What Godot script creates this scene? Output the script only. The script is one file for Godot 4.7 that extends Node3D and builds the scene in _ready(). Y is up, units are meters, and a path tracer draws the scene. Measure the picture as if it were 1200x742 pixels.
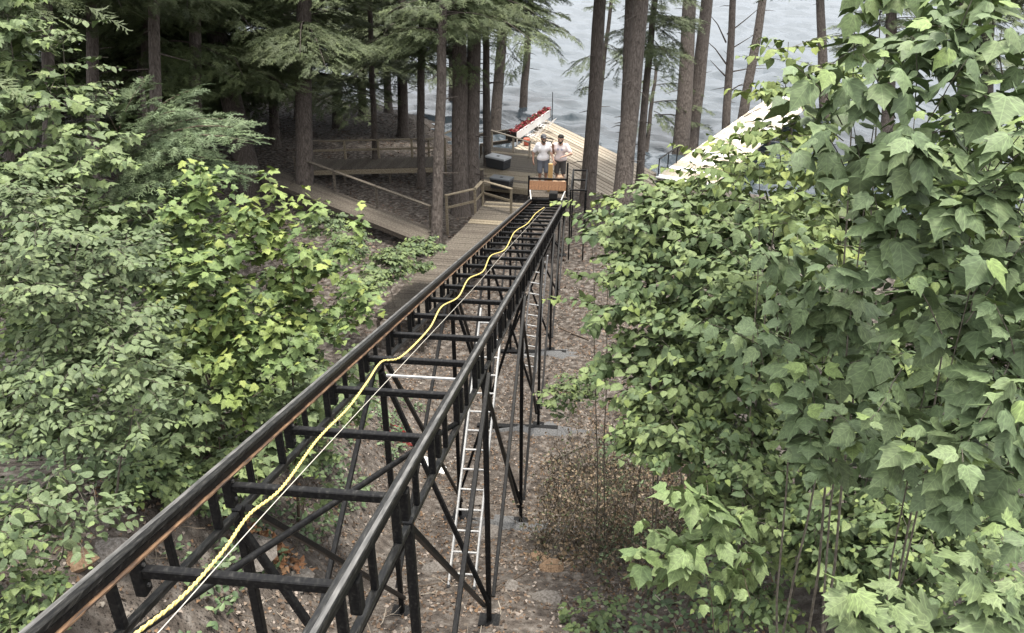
extends Node3D

# ------------------------------------------------------------------ camera numbers (photo is 1200 x 742)
const F := 971.0
const PITCH := 28.0
const YAW := 6.1
const EYE := Vector3(0, 13, 0)
const SLOPE := 0.2845          # fall of the rails per metre
const XL := -2.16              # left rail
const XR := -1.06              # right rail
var cb: Basis
var rng := RandomNumberGenerator.new()
var nz := FastNoiseLite.new()
var used := {}
var M := {}
var LM := {}
var plants := []

func L(r, g, b) -> Color: return Color(r, g, b).linear_to_srgb()
func rnd(a := 0.0, b := 1.0) -> float: return rng.randf_range(a, b)
func ray(px, py) -> Vector3: return cb * Vector3(px - 600.0, 371.0 - py, -F)
func W(px, py, depth) -> Vector3: return EYE + ray(px, py) * (depth / F)
func PL(px, py, y) -> Vector3:
	var r := ray(px, py)
	return EYE + r * ((y - EYE.y) / r.y)
func PZ(px, py, z) -> Vector3:
	var r := ray(px, py)
	return EYE + r * (z / r.z)
func depth_of(p: Vector3) -> float: return -(cb.inverse() * (p - EYE)).z
func pix(p: Vector3) -> Vector2:
	var c := cb.inverse() * (p - EYE)
	if c.z > -0.1: return Vector2(-999, -999)
	return Vector2(600 - F * c.x / c.z, 371 + F * c.y / c.z)
func GR(px, py) -> Vector3:
	var r := ray(px, py)
	r /= -r.z
	var t := 2.0
	while t < 70.0:
		var p := EYE + r * t
		if p.y < gh(p.x, p.z): return Vector3(p.x, gh(p.x, p.z), p.z)
		t += 0.05
	return EYE + r * 70.0

# ------------------------------------------------------------------ the lie of the land
const PROF := [[14.0, 13.0], [6.0, 10.6], [0.0, 8.3], [-4.0, 6.4], [-7.0, 5.0], [-9.0, 3.8], [-11.5, 2.6], [-15.5, 1.8], [-20.0, 1.35], [-26.0, 1.45], [-32.0, 1.2], [-36.0, 0.6], [-38.5, -0.1], [-42.0, -1.4], [-60.0, -3.0]]
func prof(z: float) -> float:
	if z >= PROF[0][0]: return PROF[0][1]
	for i in PROF.size() - 1:
		if z <= PROF[i][0] and z >= PROF[i + 1][0]:
			var t: float = (PROF[i][0] - z) / (PROF[i][0] - PROF[i + 1][0])
			return lerpf(PROF[i][1], PROF[i + 1][1], t)
	return -3.0
func gh(x: float, z: float) -> float:
	var s := 13.0 * smoothstep(-3.0, -13.0, x) - 3.0 * smoothstep(4.0, 14.0, x)
	var ze := z
	if z < -24.0: ze = -24.0 + (z + 24.0) * (14.5 / (14.5 + s))
	var y := (prof(ze - 0.7) + prof(ze) + prof(ze + 0.7)) / 3.0
	var near := 1.0 - smoothstep(-11.0, -19.0, z)
	y += 1.9 * smoothstep(-2.7, -5.2, x) * near * smoothstep(3.0, -3.0, z)
	y += 1.0 * smoothstep(0.2, 3.6, x) * near
	y += 1.0 * smoothstep(-10.0, -24.0, x)
	y += 0.16 * nz.get_noise_2d(x * 9.0, z * 9.0) + 0.07 * nz.get_noise_2d(x * 40.0, z * 40.0)
	return y
func rail_y(z: float) -> float: return 13.0 - 2.0695 + SLOPE * z
func TP(px, py, off) -> Vector3:      # a pixel on the plane of the rails, off metres above it
	var r := ray(px, py)
	var t: float = (rail_y(0.0) + off - EYE.y) / (r.y - SLOPE * r.z)
	return EYE + r * t

# ------------------------------------------------------------------ mesh helpers
func mb() -> SurfaceTool:
	var st := SurfaceTool.new()
	st.begin(Mesh.PRIMITIVE_TRIANGLES)
	return st
func tri(st: SurfaceTool, a: Vector3, b: Vector3, c: Vector3):
	st.add_vertex(a); st.add_vertex(b); st.add_vertex(c)
func quad(st: SurfaceTool, a: Vector3, b: Vector3, c: Vector3, d: Vector3):
	tri(st, a, b, c); tri(st, a, c, d)
# a bar of w across and h high between two points, edges chamfered
func bar(st: SurfaceTool, a: Vector3, b: Vector3, w: float, h: float, up := Vector3.UP, ch := 0.12):
	st.set_smooth_group(-1)
	var f := (b - a).normalized()
	if absf(f.dot(up)) > 0.98: up = Vector3(0, 0, 1)
	var s := f.cross(up).normalized()
	var u := s.cross(f).normalized()
	var c := minf(w, h) * ch
	var o := [[w / 2 - c, h / 2], [-w / 2 + c, h / 2], [-w / 2, h / 2 - c], [-w / 2, -h / 2 + c], [-w / 2 + c, -h / 2], [w / 2 - c, -h / 2], [w / 2, -h / 2 + c], [w / 2, h / 2 - c]]
	for i in 8:
		var p: Array = o[i]
		var q: Array = o[(i + 1) % 8]
		var p3: Vector3 = s * p[0] + u * p[1]
		var q3: Vector3 = s * q[0] + u * q[1]
		quad(st, a + p3, b + p3, b + q3, a + q3)
		tri(st, a, a + p3, a + q3); tri(st, b, b + q3, b + p3)
func tube(st: SurfaceTool, pts: Array, rads: Array, sides := 6, caps := true):
	st.set_smooth_group(1)
	var n := pts.size()
	var u := Vector3.UP
	var rings := []
	for i in n:
		var f: Vector3 = (pts[mini(i + 1, n - 1)] - pts[maxi(i - 1, 0)]).normalized()
		if absf(f.dot(u)) > 0.95: u = Vector3(1, 0, 0.2).normalized()
		var s := f.cross(u).normalized()
		u = s.cross(f).normalized()
		var rg := []
		for k in sides:
			var a := TAU * k / sides
			rg.append(pts[i] + (s * cos(a) + u * sin(a)) * rads[i])
		rings.append(rg)
	for i in n - 1:
		for k in sides:
			var k2 := (k + 1) % sides
			quad(st, rings[i][k], rings[i][k2], rings[i + 1][k2], rings[i + 1][k])
	if caps:
		st.set_smooth_group(-1)
		for k in sides:
			var k2 := (k + 1) % sides
			tri(st, pts[0], rings[0][k2], rings[0][k]); tri(st, pts[n - 1], rings[n - 1][k], rings[n - 1][k2])
func numbered(n: String) -> String:
	if not used.has(n):
		used[n] = 0
		return n
	used[n] += 1
	return "%s_%03d" % [n, used[n]]
func fin(st: SurfaceTool) -> ArrayMesh:
	st.generate_normals()
	return st.commit()
func tag(o: Node, label: String, cat: String, group := "", kind := ""):
	o.set_meta("label", label); o.set_meta("category", cat)
	if group: o.set_meta("group", group)
	if kind: o.set_meta("kind", kind)
func thing(called: String, label: String, cat: String, at: Vector3, group := "") -> Node3D:
	var o := Node3D.new()
	o.name = numbered(called)
	add_child(o)
	o.position = at
	tag(o, label, cat, group)
	return o
# a mesh given in world coordinates, hung under a thing or one of its parts
func part(called: String, mesh: Mesh, m: Material, parent: Node3D, xf := Transform3D.IDENTITY, world := true) -> MeshInstance3D:
	var o := MeshInstance3D.new()
	o.mesh = mesh
	o.name = called if parent != self else numbered(called)
	o.material_override = m
	parent.add_child(o, true)
	if world:
		var inv := Transform3D.IDENTITY
		var p: Node = parent
		while p != self:
			inv = inv * (p as Node3D).transform.affine_inverse() if false else inv
			p = p.get_parent()
		o.transform = world_of(parent).affine_inverse() * xf
	else:
		o.transform = xf
	return o
func world_of(n: Node) -> Transform3D:
	var t := Transform3D.IDENTITY
	while n != self:
		t = (n as Node3D).transform * t
		n = n.get_parent()
	return t
func pbar(called, a, b, w, h, m, parent, up := Vector3.UP) -> MeshInstance3D:
	var st := mb(); bar(st, a, b, w, h, up)
	return part(called, fin(st), m, parent)
func ptube(called, pts, rads, m, parent, sides := 8) -> MeshInstance3D:
	var st := mb(); tube(st, pts, rads, sides)
	return part(called, fin(st), m, parent)

# ------------------------------------------------------------------ textures and materials
func ramp_tex(sd: int, freq: float, cols: Array, oct := 5, size := 512, sharp := 1.0, cell := false) -> ImageTexture:
	var n := FastNoiseLite.new()
	n.seed = sd; n.frequency = freq; n.fractal_octaves = oct
	n.noise_type = FastNoiseLite.TYPE_CELLULAR if cell else FastNoiseLite.TYPE_SIMPLEX_SMOOTH
	var im := n.get_seamless_image(size, size)
	im.convert(Image.FORMAT_L8)
	var d := im.get_data()
	var lut := PackedByteArray()
	lut.resize(768)
	for i in 256:
		var t := clampf((i / 255.0 - 0.5) * sharp + 0.5, 0.0, 0.9999) * (cols.size() - 1)
		var c: Color = (cols[int(t)] as Color).lerp(cols[int(t) + 1], t - int(t))
		lut[i * 3] = int(clampf(c.r, 0, 1) * 255); lut[i * 3 + 1] = int(clampf(c.g, 0, 1) * 255); lut[i * 3 + 2] = int(clampf(c.b, 0, 1) * 255)
	var o := PackedByteArray()
	o.resize(size * size * 3)
	for i in size * size:
		var v := d[i] * 3
		o[i * 3] = lut[v]; o[i * 3 + 1] = lut[v + 1]; o[i * 3 + 2] = lut[v + 2]
	return ImageTexture.create_from_image(Image.create_from_data(size, size, false, Image.FORMAT_RGB8, o))
func bump_tex(sd: int, freq: float, strength: float, oct := 4, size := 512) -> ImageTexture:
	var n := FastNoiseLite.new()
	n.seed = sd; n.frequency = freq; n.fractal_octaves = oct
	var im := n.get_seamless_image(size, size)
	im.convert(Image.FORMAT_RGBA8)
	im.bump_map_to_normal_map(strength)
	return ImageTexture.create_from_image(im)
func surf(tex: Texture2D, rough: float, sc: Vector3, bump: Texture2D = null, bs := 1.0, metal := 0.0) -> StandardMaterial3D:
	var m := StandardMaterial3D.new()
	m.albedo_texture = tex
	m.roughness = rough; m.metallic = metal
	m.uv1_triplanar = true; m.uv1_world_triplanar = true
	m.uv1_scale = sc
	if bump:
		m.normal_enabled = true; m.normal_texture = bump; m.normal_scale = bs
	return m
func plain(c: Color, rough := 0.7, metal := 0.0) -> StandardMaterial3D:
	var m := StandardMaterial3D.new()
	m.albedo_color = c; m.roughness = rough; m.metallic = metal
	return m
func leaf_tex(palmate: bool) -> ImageTexture:
	var s := 192
	var im := Image.create(s, s, false, Image.FORMAT_RGB8)
	var n := FastNoiseLite.new()
	n.frequency = 0.03; n.fractal_octaves = 4
	for j in s:
		for i in s:
			var x := i / float(s) * 2.0 - 1.0
			var y := j / float(s)
			var v := 0.80 + 0.16 * n.get_noise_2d(i, j)
			var e := 9.0
			e = minf(e, absf(x) * 1.2)
			if palmate:
				for a in [0.62, 1.15]:
					var ax := absf(x)
					var dd := absf(ax * cos(a) - y * sin(a))
					if ax > 0: e = minf(e, dd)
				var w := fmod(y - absf(x) * 0.7 + 4.0, 0.14)
				e = minf(e, absf(w - 0.07) * 1.3 + 0.006)
			else:
				var w2 := fmod(y - absf(x) * 0.55 + 4.0, 0.13)
				e = minf(e, absf(w2 - 0.065) * 1.1 + 0.006)
			v += 0.20 * exp(-e * e / 0.00022)
			im.set_pixel(i, j, Color(v, v * 1.0, v * 0.97))
	return ImageTexture.create_from_image(im)
func leaf_mat(key: String, tex: Texture2D, c: Color, rough := 0.68) -> StandardMaterial3D:
	var m := StandardMaterial3D.new()
	m.albedo_color = Color(c.r, c.g, c.b).linear_to_srgb() if key != "mm" else Color.WHITE
	m.albedo_texture = tex
	m.roughness = rough
	m.backlight_enabled = true
	m.backlight = Color(0.13, 0.17, 0.05)
	if key == "mm": m.vertex_color_use_as_albedo = true
	m.cull_mode = BaseMaterial3D.CULL_DISABLED
	return m

func make_materials():
	var bark := []
	M.steel = surf(ramp_tex(3, 0.02, [L(.008, .008, .009), L(.009, .009, .010), L(.011, .011, .012), L(.013, .013, .013), L(.017, .017, .017), L(.035, .034, .033)], 6, 512, 1.3), 0.42, Vector3(3, 3, 1.6), bump_tex(5, 0.03, 3.0), 0.12)
	M.rail = surf(ramp_tex(11, 0.014, [L(.010, .010, .011), L(.012, .012, .013), L(.016, .016, .016), L(.022, .022, .021), L(.03, .029, .028), L(.06, .058, .055)], 7, 512, 1.5), 0.36, Vector3(6, 6, 1.0), bump_tex(6, 0.03, 3.0), 0.12)
	M.steel.metallic_specular = 0.22
	M.rail.metallic_specular = 0.3
	M.worn = surf(ramp_tex(15, 0.02, [L(.035, .035, .035), L(.07, .069, .067), L(.12, .117, .113), L(.17, .165, .16)], 5, 512, 1.3), 0.42, Vector3(3, 3, .35))
	M.rust = surf(ramp_tex(12, 0.03, [L(.03, .022, .018), L(.09, .05, .028), L(.22, .13, .07)], 5, 256, 1.6), 0.75, Vector3(2, 2, .6))
	M.alu = surf(ramp_tex(14, 0.03, [L(.30, .30, .305), L(.42, .42, .42), L(.52, .52, .51)], 4, 256, 1.4), 0.5, Vector3(2, 2, 2), null, 1.0, 0.15)
	M.bark = surf(ramp_tex(21, 0.02, [L(0.028, 0.022, 0.018), L(0.059, 0.047, 0.040), L(0.099, 0.082, 0.071), L(0.130, 0.112, 0.099)], 6, 512, 1.5), 0.92, Vector3(1.5, .28, 1.5), bump_tex(22, 0.03, 14.0, 5), 1.0)
	M.stem = surf(ramp_tex(24, 0.03, [L(0.049, 0.042, 0.032), L(0.105, 0.091, 0.070), L(0.196, 0.182, 0.154)], 5, 256, 1.4), 0.85, Vector3(6, 2, 6))
	M.stem_red = surf(ramp_tex(25, 0.03, [L(0.042, 0.032, 0.022), L(0.084, 0.059, 0.042), L(0.140, 0.112, 0.084)], 5, 256, 1.4), 0.85, Vector3(6, 2, 6))
	M.ground = surf(ramp_tex(31, 0.012, [L(.034, .027, .022), L(.06, .048, .039), L(.09, .074, .062), L(.125, .107, .092), L(.20, .18, .16)], 7, 1024, 1.7), 0.97, Vector3(.33, .33, .33), bump_tex(32, 0.05, 18.0, 6, 1024), 1.0)
	M.wood_old = surf(ramp_tex(41, 0.02, [L(0.060, 0.049, 0.038), L(0.102, 0.087, 0.069), L(0.150, 0.129, 0.105)], 6, 512, 1.5), 0.9, Vector3(1.2, 1.2, 1.2), bump_tex(42, 0.04, 6.0), 0.6)
	M.wood_old2 = surf(ramp_tex(43, 0.02, [L(0.048, 0.038, 0.030), L(0.081, 0.067, 0.053), L(0.120, 0.102, 0.081)], 6, 512, 1.5), 0.9, Vector3(1.2, 1.2, 1.2), bump_tex(42, 0.04, 6.0), 0.6)
	M.wood_new = surf(ramp_tex(44, 0.02, [L(0.161, 0.130, 0.087), L(0.223, 0.186, 0.130), L(0.279, 0.242, 0.180)], 6, 512, 1.5), 0.85, Vector3(1.2, 1.2, 1.2))
	M.dock = surf(ramp_tex(45, 0.02, [L(0.238, 0.194, 0.144), L(0.324, 0.274, 0.216), L(0.396, 0.346, 0.281)], 6, 512, 1.5), 0.85, Vector3(.9, .9, .9))
	M.dock2 = surf(ramp_tex(46, 0.02, [L(0.151, 0.120, 0.088), L(0.220, 0.183, 0.139), L(0.290, 0.246, 0.195)], 6, 512, 1.5), 0.85, Vector3(.9, .9, .9))
	M.dock3 = surf(ramp_tex(47, 0.02, [L(0.315, 0.262, 0.195), L(0.390, 0.338, 0.270), L(0.450, 0.405, 0.338)], 6, 512, 1.5), 0.85, Vector3(.9, .9, .9))
	M.concrete = surf(ramp_tex(51, 0.03, [L(0.065, 0.065, 0.065), L(0.110, 0.110, 0.113), L(0.170, 0.170, 0.170)], 6, 512, 1.5), 0.9, Vector3(1.5, 1.5, 1.5), bump_tex(52, 0.06, 12.0), 1.0)
	M.rock = surf(ramp_tex(53, 0.02, [L(0.096, 0.084, 0.072), L(0.168, 0.150, 0.135), L(0.240, 0.222, 0.204)], 6, 512, 1.4), 0.93, Vector3(2, 2, 2), bump_tex(52, 0.06, 12.0), 1.0)
	M.rock_tan = surf(ramp_tex(54, 0.02, [L(0.110, 0.066, 0.039), L(0.198, 0.127, 0.077), L(0.275, 0.198, 0.132)], 6, 512, 1.4), 0.93, Vector3(3, 3, 3), bump_tex(52, 0.06, 12.0), 1.0)
	M.white = plain(L(.78, .78, .77), 0.5)
	M.white_metal = plain(L(.8, .8, .8), 0.35)
	M.black = plain(L(.015, .015, .016), 0.5)
	M.plywood = surf(ramp_tex(61, 0.02, [L(.19, .09, .042), L(.27, .13, .06), L(.34, .18, .085)], 6, 256, 1.4), 0.5, Vector3(3, 3, 3))

# ------------------------------------------------------------------ leaves
func leaf_mesh(half: Array, fold: float, droop: float, wave: float) -> ArrayMesh:
	var st := mb()
	st.set_smooth_group(1)
	var o := []
	for p in half: o.append(Vector2(p[0], p[1]))
	for i in range(half.size() - 2, 0, -1): o.append(Vector2(-half[i][0], half[i][1]))
	var lift := func(p: Vector2) -> Vector3:
		var q := p.x * p.x * 0.35 * signf(fold) + absf(p.x) * fold
		return Vector3(p.x, q - droop * p.y * p.y + wave * sin(p.y * 9.0 + p.x * 5.0), -p.y)
	var mids := [Vector2(0, 0.0), Vector2(0, 0.3), Vector2(0, 0.62)]
	var n := o.size()
	for i in n:
		var a: Vector2 = o[i]
		var b: Vector2 = o[(i + 1) % n]
		var my := (a.y + b.y) * 0.5
		var c: Vector2 = Vector2(0, 0.32)
		if my > 0.72: c = Vector2(0, 0.62)
		var ca: Vector2 = Vector2(0, 0.62) if a.y > 0.72 else Vector2(0, 0.32)
		var cbv: Vector2 = Vector2(0, 0.62) if b.y > 0.72 else Vector2(0, 0.32)
		var tris := [[ca, a, b]]
		if ca != cbv: tris.append([ca, b, cbv])
		for t in tris:
			for v in t:
				st.set_uv(Vector2(v.x * 0.5 + 0.5, clampf(v.y, 0.0, 1.0)))
				st.add_vertex(lift.call(v))
	st.generate_normals()
	return st.commit()
var LEAF := {}
func make_leaves():
	var striped := [[0, 0], [.12, -.07], [.28, -.05], [.41, .06], [.47, .22], [.47, .38], [.53, .52], [.52, .66], [.40, .61], [.31, .65], [.25, .78], [.13, .95], [.04, 1.1], [0, 1.2]]
	var red := [[0, 0], [.16, -.07], [.36, -.04], [.47, .08], [.40, .22], [.52, .36], [.60, .55], [.40, .52], [.27, .56], [.26, .72], [.12, .9], [0, 1.07]]
	var jag := [[0, 0], [.2, -.14], [.45, -.13], [.40, .05], [.60, .18], [.76, .36], [.54, .40], [.50, .52], [.61, .70], [.40, .64], [.25, .62], [.27, .82], [.13, .86], [0, 1.08]]
	var ovate := [[0, 0], [.17, .05], [.29, .2], [.32, .4], [.26, .62], [.14, .84], [.04, .98], [0, 1.06]]
	var heart := [[0, 0], [.2, -.07], [.40, .04], [.45, .25], [.38, .5], [.24, .72], [.08, .92], [0, 1.04]]
	var dead := [[0, 0], [.2, .08], [.36, .3], [.3, .6], [.12, .85], [0, 1.0]]
	LEAF.striped = [leaf_mesh(striped, -.10, .16, .02), leaf_mesh(striped, .13, .10, .03), leaf_mesh(striped, -.22, .26, .035)]
	LEAF.red = [leaf_mesh(red, -.10, .12, .02), leaf_mesh(red, .16, .10, .03), leaf_mesh(red, -.2, .22, .03)]
	LEAF.jag = [leaf_mesh(jag, -.10, .12, .03), leaf_mesh(jag, .10, .16, .04), leaf_mesh(jag, -.18, .2, .04)]
	LEAF.ovate = [leaf_mesh(ovate, .22, .14, .01), leaf_mesh(ovate, .1, .24, .02), leaf_mesh(ovate, -.15, .1, .02)]
	LEAF.heart = [leaf_mesh(heart, .16, .14, .015), leaf_mesh(heart, -.14, .2, .02), leaf_mesh(heart, .06, .26, .02)]
	LEAF.dead = [leaf_mesh(dead, .5, .3, .08), leaf_mesh(dead, -.4, -.3, .1), leaf_mesh(dead, .2, .5, .08)]
	LM.tp = leaf_tex(true)
	LM.to = leaf_tex(false)
	LM.mm_p = leaf_mat("mm", LM.tp, Color.WHITE)
	LM.mm_o = leaf_mat("mm", LM.to, Color.WHITE)
# sorts: leaf, tones (linear), spread of droop
const SORT := {
	"yellow": ["red", [[.215, .285, .075], [.18, .255, .07], [.15, .225, .07], [.12, .19, .06], [.28, .34, .085]]],
	"grey": ["ovate", [[.145, .20, .09], [.125, .175, .08], [.105, .152, .07], [.165, .215, .10], [.17, .235, .08]]],
	"maple": ["striped", [[.135, .195, .092], [.155, .22, .10], [.115, .17, .08], [.175, .24, .11], [.20, .28, .09]]],
	"light": ["striped", [[.155, .225, .085], [.175, .245, .095], [.135, .20, .078], [.195, .265, .105], [.165, .235, .08]]],
	"mid": ["heart", [[.12, .18, .07], [.09, .142, .056], [.155, .215, .08], [.19, .255, .095], [.22, .29, .085]]],
	"fresh": ["heart", [[0.198, 0.260, 0.078], [0.166, 0.230, 0.070], [0.229, 0.290, 0.086], [0.146, 0.210, 0.066], [0.281, 0.340, 0.078]]],
	"jag": ["jag", [[.165, .225, .10], [.145, .20, .09], [.185, .245, .11], [.125, .18, .08], [.17, .235, .085]]],
	"leftmaple": ["red", [[.15, .21, .09], [.125, .18, .08], [.175, .235, .10], [.20, .265, .10], [.19, .26, .085]]],
}
func leaf_at(pos: Vector3, az: float, droop: float, roll: float, size: float) -> Transform3D:
	var f := Vector3(cos(az) * cos(droop), -sin(droop), sin(az) * cos(droop))
	var s := f.cross(Vector3.UP).normalized()
	var u := s.cross(f).normalized()
	var b := Basis(s, u, -f)
	b = b * Basis(Vector3(0, 0, 1), roll)
	return Transform3D(b.scaled_local(Vector3(rnd(.82, 1.16), rnd(.3, 1.25), 1.0) * size), pos)
# blobs: [px, py, depth, radius in px, thickness factor]
func shrub(called: String, label: String, cat: String, sort: String, size: float, base: Vector3, blobs: Array, dens: float, stem_r := 0.02, group := "", droop0 := 0.5, stem_mat := "stem", kids := true):
	var t := thing(called, label, cat, base, group)
	var leaves := []
	var tw := mb()
	var flat: bool = sort in ["grey", "mid", "leftmaple", "fresh"]
	for bl in blobs:
		var c := W(bl[0], bl[1], bl[2])
		var r: float = bl[3] * bl[2] / F
		var tf: float = bl[4] if bl.size() > 4 else 1.0
		# a stem from the base into the blob
		var bs := Vector3(lerpf(base.x, c.x, .45) + rnd(-.15, .15), 0, lerpf(base.z, c.z, .45) + rnd(-.15, .15))
		bs.y = gh(bs.x, bs.z) - .05
		var mid := bs.lerp(c, 0.5) + Vector3(rnd(-.15, .15), 0.1 * bs.distance_to(c), rnd(-.15, .15))
		var top := c + Vector3(0, r * 0.6, 0)
		var pts := []
		var rads := []
		for i in 9:
			var q := i / 8.0
			pts.append(bs.lerp(mid, q).lerp(mid.lerp(top, q), q) + Vector3(rnd(-.02, .02), 0, rnd(-.02, .02)))
			rads.append(stem_r * (1.0 - 0.75 * q))
		if blobs.find(bl) % 5 == 0: ptube("stem", pts, rads, M[stem_mat], t, 6)
		var blob_tone := rng.randi() % 4
		for sb in 5:
			var c2 := c
			var r2 := r
			if r > size * 1.6:
				r2 = r * rnd(.38, .68)
				c2 = c + Vector3(rng.randfn(), rng.randfn(), rng.randfn()).limit_length(1.6) * r * .48 * Vector3(1, 1, tf)
			elif sb > 0: break
			var ns := int(maxf(2.0, dens * 5.4 * r2 * r2 / (size * size)))
			for k in ns:
				var d := Vector3(rng.randfn(), rng.randfn() + 0.35, rng.randfn()).normalized()
				var p0 := c2 + d * r2 * rnd(0.2, 0.85) * Vector3(1, 1, tf)
				var ax := (d + Vector3(0, rnd(0.35, 1.3), 0) + Vector3(rnd(-.4, .4), 0, rnd(-.4, .4))).normalized()
				if flat: ax = (Vector3(d.x, 0, d.z).normalized() * 1.0 + Vector3(rnd(-.5, .5), rnd(-.05, .35), rnd(-.5, .5))).normalized()
				var nn := rng.randi_range(3, 5) + (2 if flat else 0)
				if not flat and rnd() < .06:
					nn = 7
					ax = (ax + Vector3(0, .5, 0)).normalized()
					p0 = c2 + d * r2 * .8
				var step := size * rnd(0.40, 0.55)
				var tone := blob_tone if rnd() < .5 else rng.randi() % 4
				var p := p0
				var az := rnd(0, TAU)
				var ptsw := [p0 - ax * step]
				for i in nn:
					p += ax * step
					ax = (ax + Vector3(rnd(-.12, .12), -0.05, rnd(-.12, .12))).normalized()
					ptsw.append(p)
					var sz := size * rnd(0.5, 1.22) * (1.0 - 0.5 * i / float(nn))
					az += PI * 0.5 + rnd(-.3, .3)
					for h in 2:
						var a := az + PI * h + rnd(-.25, .25)
						if flat:
							if (i + h) % 2 and rnd() < .35: continue
							a = atan2(ax.z, ax.x) + (1.0 if h else -1.0) * rnd(.6, 1.25)
						if rnd() < .06: continue
						var out := Vector3(cos(a), 0.12, sin(a))
						var lp := p + out * sz * 0.3
						var tn := tone if rnd() < 0.65 else rng.randi() % 4
						if i == nn - 1 and rnd() < 0.4: tn = 4
						leaves.append([leaf_at(lp, a, droop0 * rnd(-0.2, 2.0), rnd(-.55, .55), sz), tn, rng.randi() % 3])
				if k % 2 == 0:
					var rr := []
					for i in ptsw.size(): rr.append(size * 0.025 * (1.0 - 0.6 * i / ptsw.size()))
					tube(tw, ptsw, rr, 3, false)
	var twm := part("twigs", fin(tw), M[stem_mat], t)
	twm.set_meta("kind", "stuff")
	plants.append([t, leaves, sort, size, kids])
# choose the leaves that show, make those parts of their own; the rest is one mass
func finish_plants():
	var near := {}
	for pl in plants:
		for lf in pl[1]:
			var p: Vector3 = lf[0].origin
			var q := pix(p)
			lf.append(q)
			var dp := depth_of(p)
			lf.append(dp)
			var key := Vector2i(int(q.x / 9.0), int(q.y / 9.0))
			if not near.has(key) or near[key] > dp: near[key] = dp
	for pl in plants:
		var t: Node3D = pl[0]
		var kind: String = SORT[pl[2]][0]
		var tones: Array = SORT[pl[2]][1]
		var palm: bool = kind in ["striped", "red", "jag"]
		var mats := []
		for c in tones: mats.append(leaf_mat("part", LM.tp if palm else LM.to, Color(c[0], c[1], c[2])))
		var shown := []
		if pl[4]:
			for i in pl[1].size():
				var lf: Array = pl[1][i]
				var q: Vector2 = lf[3]
				if q.x < 0 or q.x > 1200 or q.y < 0 or q.y > 742: continue
				if near[Vector2i(int(q.x / 9.0), int(q.y / 9.0))] < lf[4] - 0.02: continue
				var s: float = lf[0].basis.x.length() * F / lf[4]
				if s < 9.0: continue
				shown.append([s, i])
			shown.sort_custom(func(a, b): return a[0] > b[0])
		var inv := t.transform.affine_inverse()
		var taken := {}
		for k in mini(300, shown.size()):
			var i: int = shown[k][1]
			taken[i] = true
			var lf: Array = pl[1][i]
			var o := MeshInstance3D.new()
			o.mesh = LEAF[kind][lf[2]]
			o.material_override = mats[lf[1]]
			o.name = "leaf" if k == 0 else "leaf_%03d" % k
			t.add_child(o)
			o.transform = inv * lf[0]
		for v in 3:
			var idx := []
			for i in pl[1].size():
				if not taken.has(i) and pl[1][i][2] == v: idx.append(i)
			if idx.is_empty(): continue
			var mm := MultiMesh.new()
			mm.transform_format = MultiMesh.TRANSFORM_3D
			mm.use_colors = true
			mm.mesh = LEAF[kind][v]
			mm.instance_count = idx.size()
			for j in idx.size():
				var lf: Array = pl[1][idx[j]]
				mm.set_instance_transform(j, inv * lf[0])
				var c: Array = tones[lf[1]]
				var f := rnd(0.85, 1.15)
				mm.set_instance_color(j, Color(c[0] * f, c[1] * f, c[2] * f))
			var mi := MultiMeshInstance3D.new()
			mi.multimesh = mm
			mi.material_override = LM.mm_p if palm else LM.mm_o
			mi.name = "foliage"
			mi.set_meta("kind", "stuff")
			t.add_child(mi, true)

# ------------------------------------------------------------------ hemlock
var SPRAY := []
var HM: StandardMaterial3D
func make_sprays():
	for v in 3:
		var st := mb()
		st.set_smooth_group(-1)
		var n := 13
		for i in n:
			var q := (i + 0.3 + rnd(0, .5)) / n
			var z := -q
			var yy := -0.22 * q * q
			for s in [-1.0, 1.0]:
				if rnd() < 0.12: continue
				var ln := 0.50 * (1.0 - q * 0.7) * rnd(0.35, 1.15)
				var a := rnd(0.55, 1.15)
				var p := Vector3(0, yy, z)
				for j in 3:
					var p2: Vector3 = p + Vector3(s * sin(a), rnd(-.28, .04), -cos(a)) * (ln / 3.0)
					var w := 0.022 * (1.0 - 0.2 * j)
					var side: Vector3 = Vector3(cos(a), rnd(-.6, .6), s * sin(a)) * w
					quad(st, p - side, p + side, p2 + side * 0.8, p2 - side * 0.8)
					a += rnd(-.35, .4)
					for e in [.75, -.85]:
						if rnd() < .2: continue
						var tip: Vector3 = p2 + Vector3(s * sin(a + e), rnd(-.4, .1), -cos(a + e)) * ln * rnd(.18, .34)
						tri(st, p2 - side * .6, p2 + side * .6, tip)
						tri(st, p.lerp(p2, .4) - side * .5, p.lerp(p2, .4) + side * .5, tip.lerp(p, .5) + Vector3(0, -.03, 0))
					p = p2
		quad(st, Vector3(-.015, 0, 0), Vector3(.015, 0, 0), Vector3(.01, -.18, -1.05), Vector3(-.01, -.18, -1.05))
		SPRAY.append(fin(st))
	HM = StandardMaterial3D.new()
	HM.vertex_color_use_as_albedo = true
	HM.roughness = 0.65
	HM.backlight_enabled = true
	HM.backlight = Color(.03, .04, .015)
	HM.cull_mode = BaseMaterial3D.CULL_DISABLED
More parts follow.
